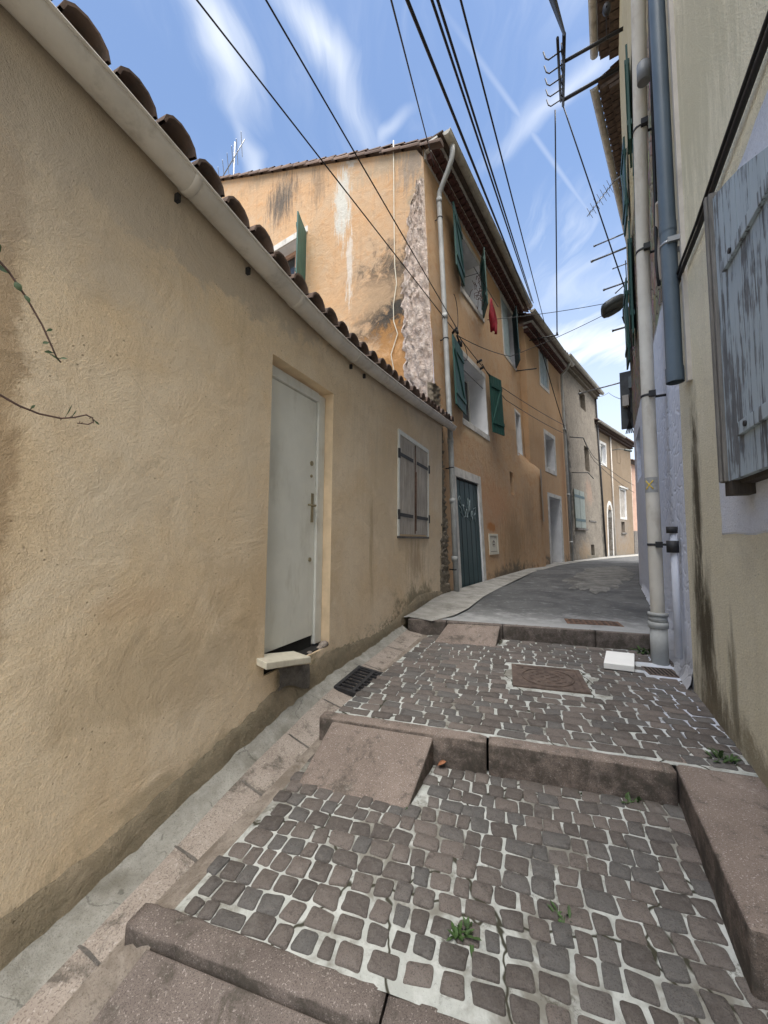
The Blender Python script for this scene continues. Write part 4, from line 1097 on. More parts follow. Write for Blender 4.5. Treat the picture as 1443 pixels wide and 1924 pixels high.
mb = MB(); mb.box(O3, (.15, .0, 2.16), (1.85, .12, 2.24)); mb.build('sill', M['dark_cement'], H)
mb = MB(); mb.box(O3, (2.6, .0, 2.62), (3.9, .03, 2.70)); mb.build('ledge', M['dark_cement'], H); mb = MB(); mb.tube([O3(.1, .02, 4.75), O3(.9, .5, 4.8), O3(1.6, .55, 4.6)], .02, 5); mb.build('iron_bracket', M['iron'], H); mb = MB(); mb.tube([O3(.1, .02, 6.4), O3(.5, .5, 6.35)], .025, 5); mb.build('iron_bracket', M['iron'], H)
mb = barrel_roof(O3, -.9, 5.35, .36, 9.93, .38, 5.0, pitch=.22); mb.build('roof', [M['tile'], M['soffit']], H)
mb = MB(); x = -.9
while x < 5.3: mb.box(O3, (x, -.02, 9.66), (x+.15, .16, 9.76)); mb.box(O3, (x, -.02, 9.79), (x+.15, .26, 9.86)); x += .205
mb.build('cornice', M['stone_house'], H)
gutter_mesh(O3, -.75, 5.35, .42, 9.90, .09, 8).build('gutter', M['gutter_old'], H)
mb = MB(); mb.tube([O3(5.33, .06, 9.7), O3(5.33, .06, .8)], .045, 8); mb.build('downpipe', M['iron'], H)

# ------------------------------------------------------------------ BEIGE HOUSE closing the view
H = HOUSE = thing('beige_house', O4(3.5, -2.5, .77), 'beige rendered house with a pointed arch doorway at the far bend of the lane', 'house')
B1 = (.95, 1.85, 6.28, 7.40, .25); B2 = (4.40, 5.65, 3.20, 5.02, .16); B3 = (4.48, 5.25, 2.25, 2.92, .25, 0)
AR = (1.84, 2.62, .72, 3.55, .35, 0)
mb = wall_mesh(O4, -.6, 7.22, .4, 8.24, [B1, B2, B3, AR], 0, 1)
pl = [(7.22, 0, .4), (7.22, 0, 8.24), (7.22, -4, 8.24), (7.22, -4, .4)]; mb.face([O4(*p) for p in pl], 0, [(7.2, p[2]) for p in pl])
mb.build('facade', [M['far_house'], M['reveal']], H)
window(O4, B1, 'window', .14)
wb = window(O4, B2, 'window', .10); mb = MB()
for k in range(24): mb.box(O4, (4.42, -.10, 3.22+k*.075), (5.63, -.07, 3.28+k*.075))
mb.build('louvre', M['wood'], wb); mb = MB(); mb.box(O4, (4.2, 0, 5.12), (5.95, .10, 5.22)); mb.build('hood', M['trim'], wb)
mb = MB(); mb.box(O4, (4.46, -.26, 2.24), (5.27, -.24, 2.95)); b_ = mb.build('low_opening', M['dark'], H); mb = MB(); mb.box(O4, (4.36, 0, 2.12), (5.36, .08, 2.22)); mb.build('sill', M['dark_cement'], b_)
# blind window outline
mb = MB(); frame_band(mb, O4, 4.10, 4.74, 6.74, 7.66, .04, -.004, .014); mb.build('blind_window', M['far_house'], H)
# pointed arch door: stone band and timber leaf
mb = MB(); hw = .39; c0 = 2.23; arch = [(c0-hw, .72)]+[(c0-hw+(2*hw)*0+hw*(1-cos(u)), 3.1+.75*sin(u)) for u in arc_pts(6, 0, pi/2)]
archR = [(2*c0-a, z) for a, z in arch[::-1]]; inn = arch+archR[1:]
outp = [(c0+(a-c0)*1.42, z if z < 1 else .72+(z-.72)*1.075) for a, z in inn]
mb.grid([[O4(a, .015, z) for a, z in outp], [O4(a, .015, z) for a, z in inn], [O4(a, -.3, z) for a, z in inn]], smooth=False)
mb.grid([[O4(a, .015, z) for a, z in outp], [O4(a, -.01, z) for a, z in outp]], smooth=False)
ad = mb.build('arched_doorway', M['trim'], H)
mb = MB(); mb.box(O4, (1.82, -.345, .7), (2.64, -.31, 3.56)); mb.build('door', M['dark'], ad)
mb = MB(); mb.box(O4, (1.86, -.31, .74), (2.60, -.27, 2.9)); mb.build('leaf', M['wood'], ad)
mb = barrel_roof(O4, -.6, 7.2, .42, 8.33, .38, 5, pitch=.22); mb.build('roof', [M['tile'], M['soffit']], H)
mb = MB(); x = -.6
while x < 7.1: mb.box(O4, (x, -.02, 8.06), (x+.15, .18, 8.15)); mb.box(O4, (x, -.02, 8.18), (x+.15, .30, 8.26)); x += .205
mb.build('cornice', M['tile'], H)
gutter_mesh(O4, -.6, 4.2, .46, 8.30, .08, 8).build('gutter', M['gutter_old'], H)
mb = MB(); mb.tube([O4(2.6, .07, 8.1), O4(2.9, .07, .8)], .04, 8); mb.build('downpipe', M['gutter'], H)
mb = MB(); mb.tube([O4(2.7, .0, 7.25), O4(2.9, .5, 7.3), O4(3.1, .75, 7.25)], .025, 6); mb.tube([O4(3.05, .7, 7.24), O4(3.35, 1.0, 7.16)], .07, 8); mb.build('wall_lantern', M['lamp'], H)

# last house, a sliver past the beige one
O5 = Wall(*(O4(7.4, -.3, 0))[:2], 54, 0, .77)
H = HOUSE = thing('pink_house', O5(2, -2, .77), 'sliver of a pinkish house with a pale drainpipe past the beige house', 'house')
mb = wall_mesh(O5, 0, 9, .4, 7.2, []); mb.build('facade', [M['orange_pink'], M['reveal']], H)
mb = MB(); mb.tube([O5(.3, .1, 7), O5(.3, .1, .8)], .06, 8); mb.build('downpipe', M['pipe_white'], H)
mb = MB(); mb.box(O5, (.7, 0, .5), (3, .05, 2.4)); mb.build('plinth', M['dark_cement'], H)
mb = barrel_roof(O5, 0, 9, .4, 7.3, .38, 4, pitch=.24); mb.build('roof', [M['tile'], M['soffit']], H)

# ------------------------------------------------------------------ CREAM HOUSE (right, near)
H = HOUSE = thing('cream_house', R1(-2, -2, .4), 'cream roughcast house with a flaking blue-grey shutter and black damp streak at right', 'house')
mb = wall_mesh(R1, -6.5, 0, -.2, 12.5, [], 0, 1)
pl = [(0, 0, 0), (0, 0, 12.5), (0, -3, 12.5), (0, -3, 0)]; mb.face([R1(*p) for p in pl], 0, [(0, p[2]) for p in pl])
mb.build('facade', [M['cream'], M['reveal']], H)
# white painted band round the window
mb = MB(); pts = []
rw = random.Random(2)
edge = [(-.905, 1.69), (-.895, 2.4), (-.89, 3.15), (-.93, 3.42), (-1.10, 3.58), (-1.4, 3.66), (-1.9, 3.72), (-2.6, 3.72), (-2.6, 1.70), (-1.7, 1.70)]
dense = []
for (a, z), (b, y) in zip(edge, edge[1:]+edge[:1]):
    for k in range(8): dense.append((a+(b-a)*k/8+rw.uniform(-.008, .008), z+(y-z)*k/8+rw.uniform(-.008, .008)))
ctr = (-1.8, 2.7)
mb.grid([[R1(a, .0, z) for a, z in dense], [R1(ctr[0]+(a-ctr[0])*.99, .005, ctr[1]+(z-ctr[1])*.99) for a, z in dense], [R1(ctr[0]+(a-ctr[0])*.3, .005, ctr[1]+(z-ctr[1])*.3) for a, z in dense]],
        0, [[q for q in dense]+[dense[0]]]*3, smooth=False, close=True)
# uv for the closing column handled by modulo
mb.face([R1(ctr[0]+(a-ctr[0])*.3, .005, ctr[1]+(z-ctr[1])*.3) for a, z in dense], 0, [(a, z) for a, z in dense])
mb.build('painted_surround', [M['white_paint']], H)
# the shutter leaf folded back against the wall
def topz(a): return interp([(-2.7, 2.88), (-2.4, 3.06), (-2.01, 3.29), (-1.79, 3.42), (-1.6, 3.51), (-1.42, 3.58), (-1.3, 3.60)], a)
mb = MB(); pw = .155; x = -1.415; k = 0
while x > -2.6:
    a1, a0 = x, x-pw+.004
    for sa, sb in [(a0+(a1-a0)*i/3, a0+(a1-a0)*(i+1)/3) for i in range(3)]:
        P = [(sa, 1.975), (sb, 1.975), (sb, topz(sb)), (sa, topz(sa))]
        mb.hexa([R1(a, .068, z) for a, z in P]+[R1(a, .098, z) for a, z in P])
    x -= pw
sh = mb.build('shutter', M['flaky'], H)
mb = MB(); mb.box(R1, (-1.415, .055, 1.975), (-1.335, .115, 3.62)); mb.box(R1, (-1.395, .115, 1.975), (-1.365, .128, 3.62)); mb.box(R1, (-1.335, .05, 1.98), (-1.318, .10, 3.6)); mb.build('edge_strip', M['wood_rail'], sh, bevel=.004)
mb = MB(); mb.box(R1, (-1.318, .045, 2.0), (-1.262, .085, 3.64)); mb.build('edge_strip', M['flaky'], sh, bevel=.004)
for z0, z1, a in ((2.17, 2.235, -1.61), (3.06, 3.125, -1.55)):
    mb = MB(); mb.box(R1, (-2.6, .098, z0), (a, .116, z1)); st = mb.build('strap', M['flaky'], sh, bevel=.003)
    mb = MB()
    for b in (a-.13, a-.6): mb.tube([R1(b, .116, (z0+z1)/2), R1(b, .124, (z0+z1)/2)], .014, 10)
    mb.build('bolt', M['iron'], st)
mb = MB(); mb.box(R1, (-2.6, .0, 1.955), (-1.36, .066, 1.985)); mb.box(R1, (-1.46, .0, 1.90), (-1.36, .10, 1.972)); mb.build('sill', M['wood_dk'], H)  # dark strip paints the shade on the underside, between folded leaf and wall
# blue-grey downpipe that stops short
mb = MB(); mb.tube([R1(-.32, .09, 12.4), R1(-.32, .09, 6.0), R1(-.32, .09, 2.96)], .057, 20, cap=False); mb.tube([R1(-.32, .09, 3.05), R1(-.32, .09, 2.93)], .062, 20, cap=False)
mb.tube([R1(-.32, .09, 2.93), R1(-.32, .09, 3.3)], .052, 16, cap=False); mb.tube([R1(-.32, .09, 4.20), R1(-.32, .09, 4.28)], .060, 20, cap=False)
dp = mb.build('downpipe', M['pipe_blue'], H)
mb = MB(); mb.tube([R1(-.32, .09, 4.085), R1(-.32, .09, 4.105)], .0615, 20); mb.box(R1, (-.40, .0, 4.075), (-.375, .11, 4.115)); mb.box(R1, (-.245, .0, 4.075), (-.22, .11, 4.115)); mb.build('pipe_clip', M['alu'], dp)
mb = MB(); mb.box(R1, (-.42, .0, 2.9), (-.375, .03, 12.4)); mb.build('wall_conduit', M['gutter'], H)

# ------------------------------------------------------------------ WHITE-PAINTED RUBBLE HOUSE (right, middle)
H = HOUSE = thing('rubble_house', R2(3, -2, .5), 'tall rubble stone house painted bluish white at street level, past the cream house at right', 'house')
RC = (4.55, 5.7, 2.9, 3.85, .30); U1 = (3.55, 4.5, 8.1, 9.9, .3, 0); U2 = (4.75, 5.6, 5.5, 7.6, .3, 0)
mb = wall_mesh(R2, 0, 6.4, .0, 14.0, [RC, U1, U2], 0, 0)
pl = [(6.4, 0, 0), (6.4, 0, 14), (6.4, -3, 14), (6.4, -3, 0)]; mb.face([R2(*p) for p in pl], 0, [(6.4, p[2]) for p in pl])
mb.build('facade', [M['rubble'], M['reveal']], H)
for hh in (RC, U1, U2): window(R2, hh, 'window')
# splayed foot where wall meets the paving
mb = MB(); rows, uvs = [], []
for k in range(40):
    s = k*.14; zb = zB(0, 3.87+.97*s)-.01 if s < 1.1 else .62+.02*min(1, s-1.1)
    r = [(s, .05+.03*random.random(), zb), (s, .02, zb+.06), (s, .0, zb+.15+.03*random.random())]
    rows.append([R2(*p) for p in r]); uvs.append([(p[0], p[2]) for p in r])
mb.grid(rows, 0, uvs); mb.build('footing', [M['rubble']], H)
# eave with soffit and gutter
mb = barrel_roof(R2, -3, 6.3, .46, 14.08, .35, 4.5, pitch=.22); mb.build('roof', [M['tile'], M['soffit']], H)
mb = MB(); x = -3
while x < 6.3: mb.box(R2, (x, -.02, 13.78), (x+.17, .20, 13.88)); mb.box(R2, (x, -.02, 13.92), (x+.17, .40, 14.02)); x += .205
mb.build('cornice', M['soffit'], H)
gutter_mesh(R2, -3, 6.35, .52, 14.05, .085, 8).build('gutter', M['gutter_old'], H)
# cream downpipe, iron shoe, clips, sticker
pp = [(.72, .43), (.75, 1.2), (.78, 2.3), (.78, 3.5), (.70, 4.6), (.50, 5.6), (.28, 6.3), (.05, 7.0), (-.2, 7.8)]
mb = MB(); mb.tube([R2(a, .16, z) for a, z in pp], .062, 18)
dp = mb.build('downpipe', M['pipe_white'], H)
mb = MB(); mb.tube([R2(.72, .16, .42), R2(.74, .16, .84)], .076, 18); mb.tube([R2(.74, .16, .78), R2(.74, .16, .84)], .088, 18); mb.tube([R2(.742, .16, .90), R2(.743, .16, .93)], .088, 18); mb.tube([R2(.742, .16, .84), R2(.743, .16, .90)], .080, 18)
mb.build('pipe_shoe', M['pipe_grey'], dp)
for z in (1.62, 3.2, 4.75, 5.9):
    mb = MB(); a = interp([(q[1], q[0]) for q in pp], z); mb.tube([R2(a, .16, z-.012), R2(a, .16, z+.012)], .067, 18); mb.tube([R2(a+.04, .0, z), R2(a+.04, .12, z)], .014, 6); mb.box(R2, (a-.10, .10, z-.03), (a-.055, .16, z+.03)); mb.build('pipe_clip', M['iron'], dp)
def on_pipe(mb, th0, th1, z0, z1, r, m):
    rows = []
    for z in (z0, z1):
        a = interp([(q[1], q[0]) for q in pp], z); rows.append([R2(a+r*cos(t), .16+r*sin(t), z) for t in arc_pts(10, th0, th1)])
    mb.grid(rows, m)
T0, T1 = radians(95), radians(230)
mb = MB(); on_pipe(mb, T0, T1, 2.16, 2.32, .0632, 0); stk = mb.build('sticker', M['sticker'], dp)
mb = MB()
for sgn in (1, -1):
    P = []
    for k in range(7):
        f = k/6; th = radians(125+60*f); z = 2.24+sgn*(f-.5)*.09; a = interp([(q[1], q[0]) for q in pp], z); P.append(R2(a+.0645*cos(th), .16+.0645*sin(th), z))
    mb.tube(P, .006, 5)
mb.build('cross_mark', M['yellow'], stk)
mb = MB(); mb.tube([R2(.13, .14, 6.12), R2(.12, .14, 6.30)], .055, 14); mb.tube([R2(.12, .14, 6.30), R2(.12, .14, 6.33)], [.055, .03], 14); mb.build('vent_cap', M['cap'], H)
# thin service pipes beside it
mb = MB(); mb.tube([R2(.33, .05, .6), R2(.33, .05, 1.75)], .030, 10); mb.build('service_pipe', M['pipe_painted'], H)
mb = MB(); mb.tube([R2(.33, .06, 1.55), R2(.33, .06, 1.66)], .05, 10); mb.build('valve', M['iron'], H); mb = MB(); mb.tube([R2(.33, .06, 1.73), R2(.33, .06, 1.79)], .045, 8); mb.build('valve', M['iron'], H)
mb = MB(); mb.tube([R2(.18, .03, 4.9), R2(.38, .05, 5.02), R2(.55, .04, 4.85), R2(.52, .03, 4.3)], .018, 8); mb.build('conduit', M['gutter'], H)
# green shutters pushed back or ajar on the upper floors
for (a, n, ang, wd, z0, z1) in ((3.52, .05, 176, .60, 8.2, 9.9), (4.52, .05, 2, .60, 8.1, 9.8), (4.72, .05, 177, .6, 5.5, 7.7), (5.62, .05, 2, .55, 5.6, 7.5), (2.75, .05, 177, .6, 6.2, 7.7)):
    plank_leaf(leaf_map(R2, a, n, ang), wd, z0, z1, .032, 4, sides=(1, -1), gap=.005).build('shutter', M['green'], H, bevel=.002, bseg=1)

# ------------------------------------------------------------------ LAST HOUSE ON THE RIGHT, mostly hidden
H = HOUSE = thing('far_right_house', R3(4, -2, .7), 'dark eave and shuttered front of the house past the rubble house at right', 'house')
H.name = 'shuttered_house'; OFF['shuttered_house'] = OFF['far_right_house']
mb = wall_mesh(R3, 0, 9, .3, 13.2, [], 0, 0); 
pl = [(0, 0, .3), (0, 0, 13.2), (0, -3, 13.2), (0, -3, .3)]; mb.face([R3(*p) for p in pl], 0, [(2, p[2]) for p in pl]); mb.build('facade', [M['rubble']], H)
mb = barrel_roof(R3, -.05, 9, .48, 13.32, .35, 4.5, pitch=.22); mb.build('roof', [M['tile'], M['soffit']], H)
mb = MB(); x = -.05
while x < 9: mb.box(R3, (x, -.02, 13.0), (x+.17, .22, 13.1)); mb.box(R3, (x, -.02, 13.14), (x+.17, .42, 13.24)); x += .205
mb.build('cornice', M['soffit'], H)
gutter_mesh(R3, -.1, 9, .55, 13.25, .085, 8).build('gutter', M['gutter_old'], H)

# ------------------------------------------------------------------ THINGS ON WALLS AND ROOFS
def rod_thing(p, q, r, label, group, m=M['alu'], name='drying_rod'):
    mb = MB(); mb.tube([p, q], r, 6); d_ = (Vector(q)-Vector(p)); mb.tube([Vector(p)+d_*.94, Vector(p)+d_*1.0], r*1.35, 6)
    mb.tube([Vector(p), Vector(p)+d_*.05], r*1.8, 6)
    o = mb.build(name, m, off=p); return tag(o, label, 'rod', group)
gr = 'rods sticking out over the lane from the right wall'
rod_thing(R3(1.85, .0, 10.40), R3(1.85, 1.0, 10.40), .020, 'topmost rod sticking out over the lane, with a wire hanging onto it', gr)
rod_thing(R3(1.36, .0, 9.63), R3(1.36, 1.0, 9.63), .026, 'thick rod just under the topmost rod on the right wall', gr)
rod_thing(R3(2.5, .0, 9.9), R3(2.5, .62, 9.9), .016, 'thin short rod close above the thick rod on the right wall', gr)
rod_thing(R3(3.19, .0, 9.93), R3(3.19, .66, 9.5), .018, 'short steep rod above the street lamp', gr)
rod_thing(R3(1.9, .0, 8.98), R3(1.9, .80, 8.98), .024, 'rod directly above the street lamp', gr)
rod_thing(R3(1.83, .0, 7.64), R3(1.83, .60, 7.64), .026, 'lowest rod, below the street lamp and stacked boxes', gr)
rod_thing(R3(2.2, .0, 6.25), R3(2.2, 1.6, 6.15), .02, 'long thin pole reaching across towards the stone house roof', gr)

# street lamp
P0 = R3(1.6, .30, 8.28)
t = thing('street_lamp', P0, 'dark grey oval street lamp head fixed to the right wall', 'street lamp')
rows = []
base = R3(1.75, .04, 8.46); tip = R3(1.55, .80, 8.12)
ax = tip-base; l_ = ax.length; ax.normalize()
flat = Vector((.35, -.5, -1)); flat = (flat-ax*flat.dot(ax)).normalized(); sd = ax.cross(flat).normalized()    # the lens side looks down and towards the lane
def lamp_ring(f, w_, up_, dn_):
    c_ = base+ax*l_*f; P = []
    for k in range(20):
        an = 2*pi*k/20; x, y = cos(an), sin(an)
        x = math.copysign(abs(x)**.6, x); y = math.copysign(abs(y)**.7, y)
        P.append(c_+sd*(w_*x)-flat*((up_ if y > 0 else dn_)*y))
    return P
rows = [lamp_ring(*q) for q in ((.0, .05, .05, .05), (.08, .08, .07, .07), (.22, .13, .11, .10), (.35, .21, .15, .11), (.6, .25, .16, .11), (.85, .25, .14, .11), (.96, .22, .10, .09), (1.0, .15, .05, .06))]
mb = MB(); mb.grid(rows, close=True); mb.face(rows[0][::-1]); mb.face(rows[-1]); mb.build('lamp_head', M['lamp'], t)
mb = MB(); rows2 = []
for f, w_ in ((.40, .12), (.48, .185), (.7, .205), (.86, .19), (.92, .13)):
    c_ = base+ax*l_*f; rows2.append([c_+sd*(w_*cos(pi*k/8))+flat*(.112+.030*sin(pi*k/8)) for k in range(9)])
mb.grid(rows2); mb.build('lens', M['lampglass'], t)
mb = MB(); mb.tube([R3(1.75, -.02, 8.30), R3(1.75, .03, 8.44), base+ax*.05], .04, 8); mb.build('arm', M['lamp'], t)
# boxes under the lamp
t = thing('junction_box', R3(2.0, .2, 7.9), 'stacked grey junction boxes on the wall under the street lamp', 'junction box')
mb = MB(); mb.box(R3, (1.9, .0, 8.02), (2.3, .34, 8.24)); mb.build('upper_box', M['lampglass'], t, bevel=.01)
mb = MB(); mb.box(R3, (1.92, .0, 7.74), (2.25, .30, 7.98)); mb.box(R3, (1.88, -.01, 7.98), (2.3, .36, 8.005)); mb.build('lower_box', M['panel'], t, bevel=.008)
# dark panel further down
t = thing('cable_cabinet', R3(1.1, .2, 5.4), 'tall dark panel with cable boxes jutting from the right wall above the white paint', 'cabinet')
mb = MB(); mb.box(R3, (1.0, .0, 4.55), (1.06, .36, 6.05)); mb.build('panel', M['panel'], t, bevel=.004)
mb = MB(); mb.box(R3, (.86, .05, 5.55), (.99, .16, 5.85)); mb.build('white_box', M['lampglass'], t, bevel=.006)
mb = MB(); mb.box(R3, (.84, .16, 5.1), (.99, .30, 5.38)); mb.build('meter', M['gutter'], t, bevel=.006)
mb = MB()
for k in range(5): mb.tube([R3(.9+.02*k, .12+.03*k, 5.5-.1*k), R3(.92, .2-.02*k, 4.9), R3(.95, .1+.04*k, 4.4)], .013, 5)
mb.tube([R3(.94, .12, 9.0), R3(.94, .10, 6.0)], .012, 5); mb.build('cable_bundle', M['black'], t)

# bracket carrying the overhead lines
PT, PB = R2(4.6, 1.12, 12.25), R2(6.35, 1.27, 13.3)
t = thing('line_bracket', R2(5.4, 1.1, 12.6), 'black iron bracket with hooks carrying the overhead lines at upper right', 'bracket')
mb = MB(); mb.tube([R2(4.6, -.02, 12.25), PT], .035, 8); mb.build('arm', M['iron'], t)
mb = MB(); mb.tube([R2(6.33, -.02, 13.36), PB], .045, 8); mb.build('arm', M['iron'], t)
mb = MB(); ext0 = PT+(PT-PB)*.55; ext1 = PB+(PB-PT)*.18; mb.tube([ext0, PT, PB, ext1], .035, 8)
nn = R2.n
mb.tube([ext0+nn*.12, PT+nn*.10, PB+nn*.06], .028, 6); mb.build('bar', M['iron'], t)
dv = (ext1-ext0)
for k in range(5):
    p = ext0+dv*(.16+.175*k)
    mb = MB(); mb.tube([p, p+nn*.30+Vector((0, 0, -.05)), p+nn*.36+Vector((0, 0, .02)), p+nn*.40+Vector((0, 0, .20))], .016, 6); mb.build('hook', M['iron'], t)
for k in range(4):
    p = ext0+dv*(.08+.2*k); mb = MB(); mb.tube([p+nn*.05, p+nn*.07+Vector((.02, 0, -.18)), p+nn*.02+dv*.18], .015, 5); mb.build('cable_loop', M['black'], t)
t = thing('pulley', R2(4.0, .75, 11.7), 'small black pulley hanging under the upper arm of the line bracket', 'pulley')
mb = MB(); c_ = R2(3.9, .30, 12.0); mb.tube([R2(4.6, .30, 12.22), c_+Vector((0, 0, .12))], .008, 5)
mb.grid([[c_+R2.n*(.07*f*cos(2*pi*k/12))+R2.d*d_+Vector((0, 0, .12*f*sin(2*pi*k/12))) for k in range(12)] for f, d_ in ((.2, -.04), (1, -.03), (1, .03), (.2, .04))], close=True); mb.build('wheel', M['iron'], t)

# aerials
def yagi(loc, label, boom_a, boom_b, els, elen, eldir, mast=None, r=.010, vee=False):
    t = thing('tv_aerial', loc, label, 'aerial')
    mb = MB(); mb.tube([boom_a, boom_b], r*1.2, 6); mb.build('boom', M['alu'], t)
    for k in range(els):
        p = Vector(boom_a).lerp(Vector(boom_b), (k+.3)/els); ln = elen*(1-.25*k/els); mb = MB()
        if vee:
            for sg in (1, -1):
                mb.tube([p, p+eldir*ln*sg+vee*ln*.45], r*.6, 4); mb.tube([p, p+eldir*ln*sg*.9-vee*ln*.5], r*.6, 4)
        else: mb.tube([p-eldir*ln, p+eldir*ln], r*.7, 4)
        mb.build('element', M['alu'], t)
    if mast:
        mb = MB(); mb.tube(mast, r*2, 6); mb.build('mast', M['alu'], t)
    return t
mbase = GB(7.9, -.6, 12.6)
yagi(mbase, 'thin rooftop aerial on a mast behind the tiles of the low roof', GB(8.6, -.5, 13.75), GB(7.35, -.6, 14.72), 6, .55, (GB.d*.75-GB.n*.6).normalized(), [mbase, GB(7.9, -.6, 14.95)], .014)
yagi(R3(3.2, .5, 12.6), 'spiky aerial with crossed elements hanging off the right-hand eave', R3(2.6, .50, 12.75), R3(1.75, 1.12, 11.35), 8, .24, R3.d, [R3(2.62, -.02, 12.95), R3(2.62, .52, 12.75)], .011, vee=Vector((-.4, .3, .6)))

# cables overhead
anch = O1(1.11, .12, 6.11)
def thru(near, end, ext=2.2):
    near, end = Vector(near), Vector(end); return end+(near-end)*ext
go = 'overhead cables crossing the sky'
cable('cable', [thru((-1.65, 3, 6.29), anch, 1.9), anch], .009, 'leftmost thin cable crossing the sky down to the orange house wall', go, M['black'])
cable('cable', [thru((-1.05, 3, 6.29), O1(1.02, .12, 6.25), 1.9), O1(1.02, .12, 6.25)], .009, 'second thin cable from the left, crossing the gable to the orange house wall', go, M['black'])
cable('cable', [thru((.03, 3, 6.30), O1(.30, .1, 9.5), 2.2), O1(.30, .1, 9.5)], .009, 'thin cable ending at the gutter corner of the orange house', go, M['black'])
cable('cable', [thru((.17, 3, 6.30), O1(6.95, .52, 9.86), 1.7), O1(6.95, .52, 9.86)], .017, 'thickest black cable running along the orange house gutter', go, M['black'])
cable('cable', [thru((.38, 3, 6.31), O1(6.9, .6, 9.95), 1.7), O1(6.9, .6, 9.95)], .013, 'left one of the close pair of cables right of the thickest cable', go, M['black'])
cable('cable', [thru((.43, 3, 6.31), O1(7.05, .62, 9.95), 1.7), O1(7.05, .62, 9.95)], .013, 'right one of the close pair of cables right of the thickest cable', go, M['black'])
cable('cable', [thru((.63, 3, 6.31), O2(1.3, .52, 9.3), 1.7), O2(1.3, .52, 9.3)], .010, 'single cable just right of the close pair, reaching the terracotta house gutter', go, M['black'])
cable('cable', [thru((1.43, 3, 6.31), ext0, 1.8), ext0], .028, 'thick twisted bundle coming down to the top of the line bracket', go, M['black'])
cable('cable', [ext1, R3(1.6, .2, 8.5)], .018, 'cable from the line bracket down to the street lamp', go, M['black'])
cable('cable', [ext1+nn*.2, O2(1.0, .98, 8.7)], .018, 'near vertical cable from the line bracket to the terracotta house bracket', go, M['black'], sag=.1)
cable('cable', [O1(3.5, .05, 7.72), R3(1.5, .5, 8.3)], .008, 'fine horizontal wire from the orange house to the lamp, the upper one', go, M['black'], sag=.05)
cable('cable', [anch, O1(4.5, .35, 7.0), R3(1.6, .4, 8.15)], .009, 'wire slung from the wall insulator across the lane to just under the lamp', go, M['black'], sag=.06)
cable('cable', [anch, O1(4.0, .16, 5.95), O2(4.7, .2, 6.5)], .010, 'wire along the orange facade from the insulator to the downpipe, the upper one', go, M['black'], sag=.05)
cable('cable', [O1(2.6, .12, 6.07), O1(4.4, .16, 5.7), O2(4.8, .2, 6.15)], .010, 'wire along the orange facade starting above the right green shutter, the lower one', go, M['black'], sag=.06)
cable('cable', [O1(6.95, .52, 9.8), O2(2.2, .3, 7.9), O2(4.8, .2, 6.2)], .016, 'black cable dropping from the gutter corner across the terracotta facade', go, M['black'], sag=.05)
cable('cable', [O3(.5, .5, 6.35), O3(3.2, .3, 5.9), O4(6.9, .2, 5.5)], .013, 'wire along the stone house and beige house fronts, the upper one', go, M['black'], sag=.1)
cable('cable', [O3(.5, .5, 6.3), O3(3.2, .3, 5.7), O4(6.9, .2, 5.0)], .013, 'wire along the stone house and beige house fronts, the lower one', go, M['black'], sag=.12)
cable('cable', [O3(5.3, .1, 9.8), O3(5.4, .7, 9.9), R3(2.4, .3, 5.7)], .010, 'wire from the end of the stone house eave to the cabinet', go, M['black'], sag=.08)
# insulators on the orange wall
t = thing('insulator', O1(1.11, 0, 6.11), 'black wire anchor on the orange wall where the thin cables end', 'insulator')
mb = MB(); mb.tube([O1(1.05, -.01, 6.18), O1(1.02, .13, 6.26)], .03, 8); mb.tube([O1(1.05, .1, 6.28), O1(1.0, .14, 6.12)], .028, 8); mb.build('clamp', M['black'], t)
mb = MB(); mb.tube([O1(1.25, -.01, 6.02), O1(1.3, .12, 6.02)], .065, 10); mb.tube([O1(1.1, .08, 6.14), O1(1.3, .08, 6.0)], .02, 6); mb.build('reel', M['black'], t)
mb = MB(); mb.tube([O1(1.45+.28*cos(u), .06, 5.95+.22*sin(u)) for u in arc_pts(18, 0, 2*pi)], .008, 5); mb.tube([O1(1.12+.16*cos(u), .06, 6.7+.42*sin(u)) for u in arc_pts(14, -1.5, 1.6)], .008, 5); mb.build('wire_loop', M['black'], t)
t = thing('insulator', O1(2.6, 0, 6.07), 'small black wire clip above the right green shutter of the orange house', 'insulator')
mb = MB(); mb.tube([O1(2.56, -.01, 6.12), O1(2.56, .13, 6.16)], .03, 8); mb.build('clamp', M['black'], t); mb = MB(); mb.tube([O1(2.74, -.01, 6.02), O1(2.74, .12, 6.05)], .032, 8); mb.build('clamp', M['black'], t)
# pale cable on the gable
pts = [(1.16, 10.3, .02), (1.14, 9.6, .03), (1.13, 8.8, .03), (1.12, 8.0, .025), (1.10, 7.4, .03), (1.05, 7.0, .035), (1.13, 6.55, .03), (1.12, 6.2, .03), (1.02, 5.9, .03), (1.18, 5.5, .03), (1.10, 5.1, .03), (1.08, 4.6, .03)]
mb = MB(); mb.tube([GB(a, n, z) for a, z, n in pts], .011, 6); o = mb.build('cable', M['marble'], off=GB(1.1, .03, 4.6)); tag(o, 'wavy cream cable hanging down the orange gable', 'cable')
# black cable pair on the cream wall
cab = [(-3.2, 3.88), (-1.85, 3.83), (-1.3, 3.80), (-.9, 3.79), (-.45, 3.775), (-.20, 3.77), (.02, 3.75)]
for dz, r, lb in ((0, .016, 'thicker black cable on the cream wall above the blue-grey shutter'), (.035, .010, 'thinner black cable lying along the thicker one on the cream wall')):
    mb = MB(); mb.tube([R1(a, .035+dz*.4, z+dz+.012*sin(a*9)) for a, z in cab], r, 8); o = mb.build('wall_cable', M['black'], off=R1(-.2, 0, 3.77)); tag(o, lb, 'cable', 'black cables on the cream wall')
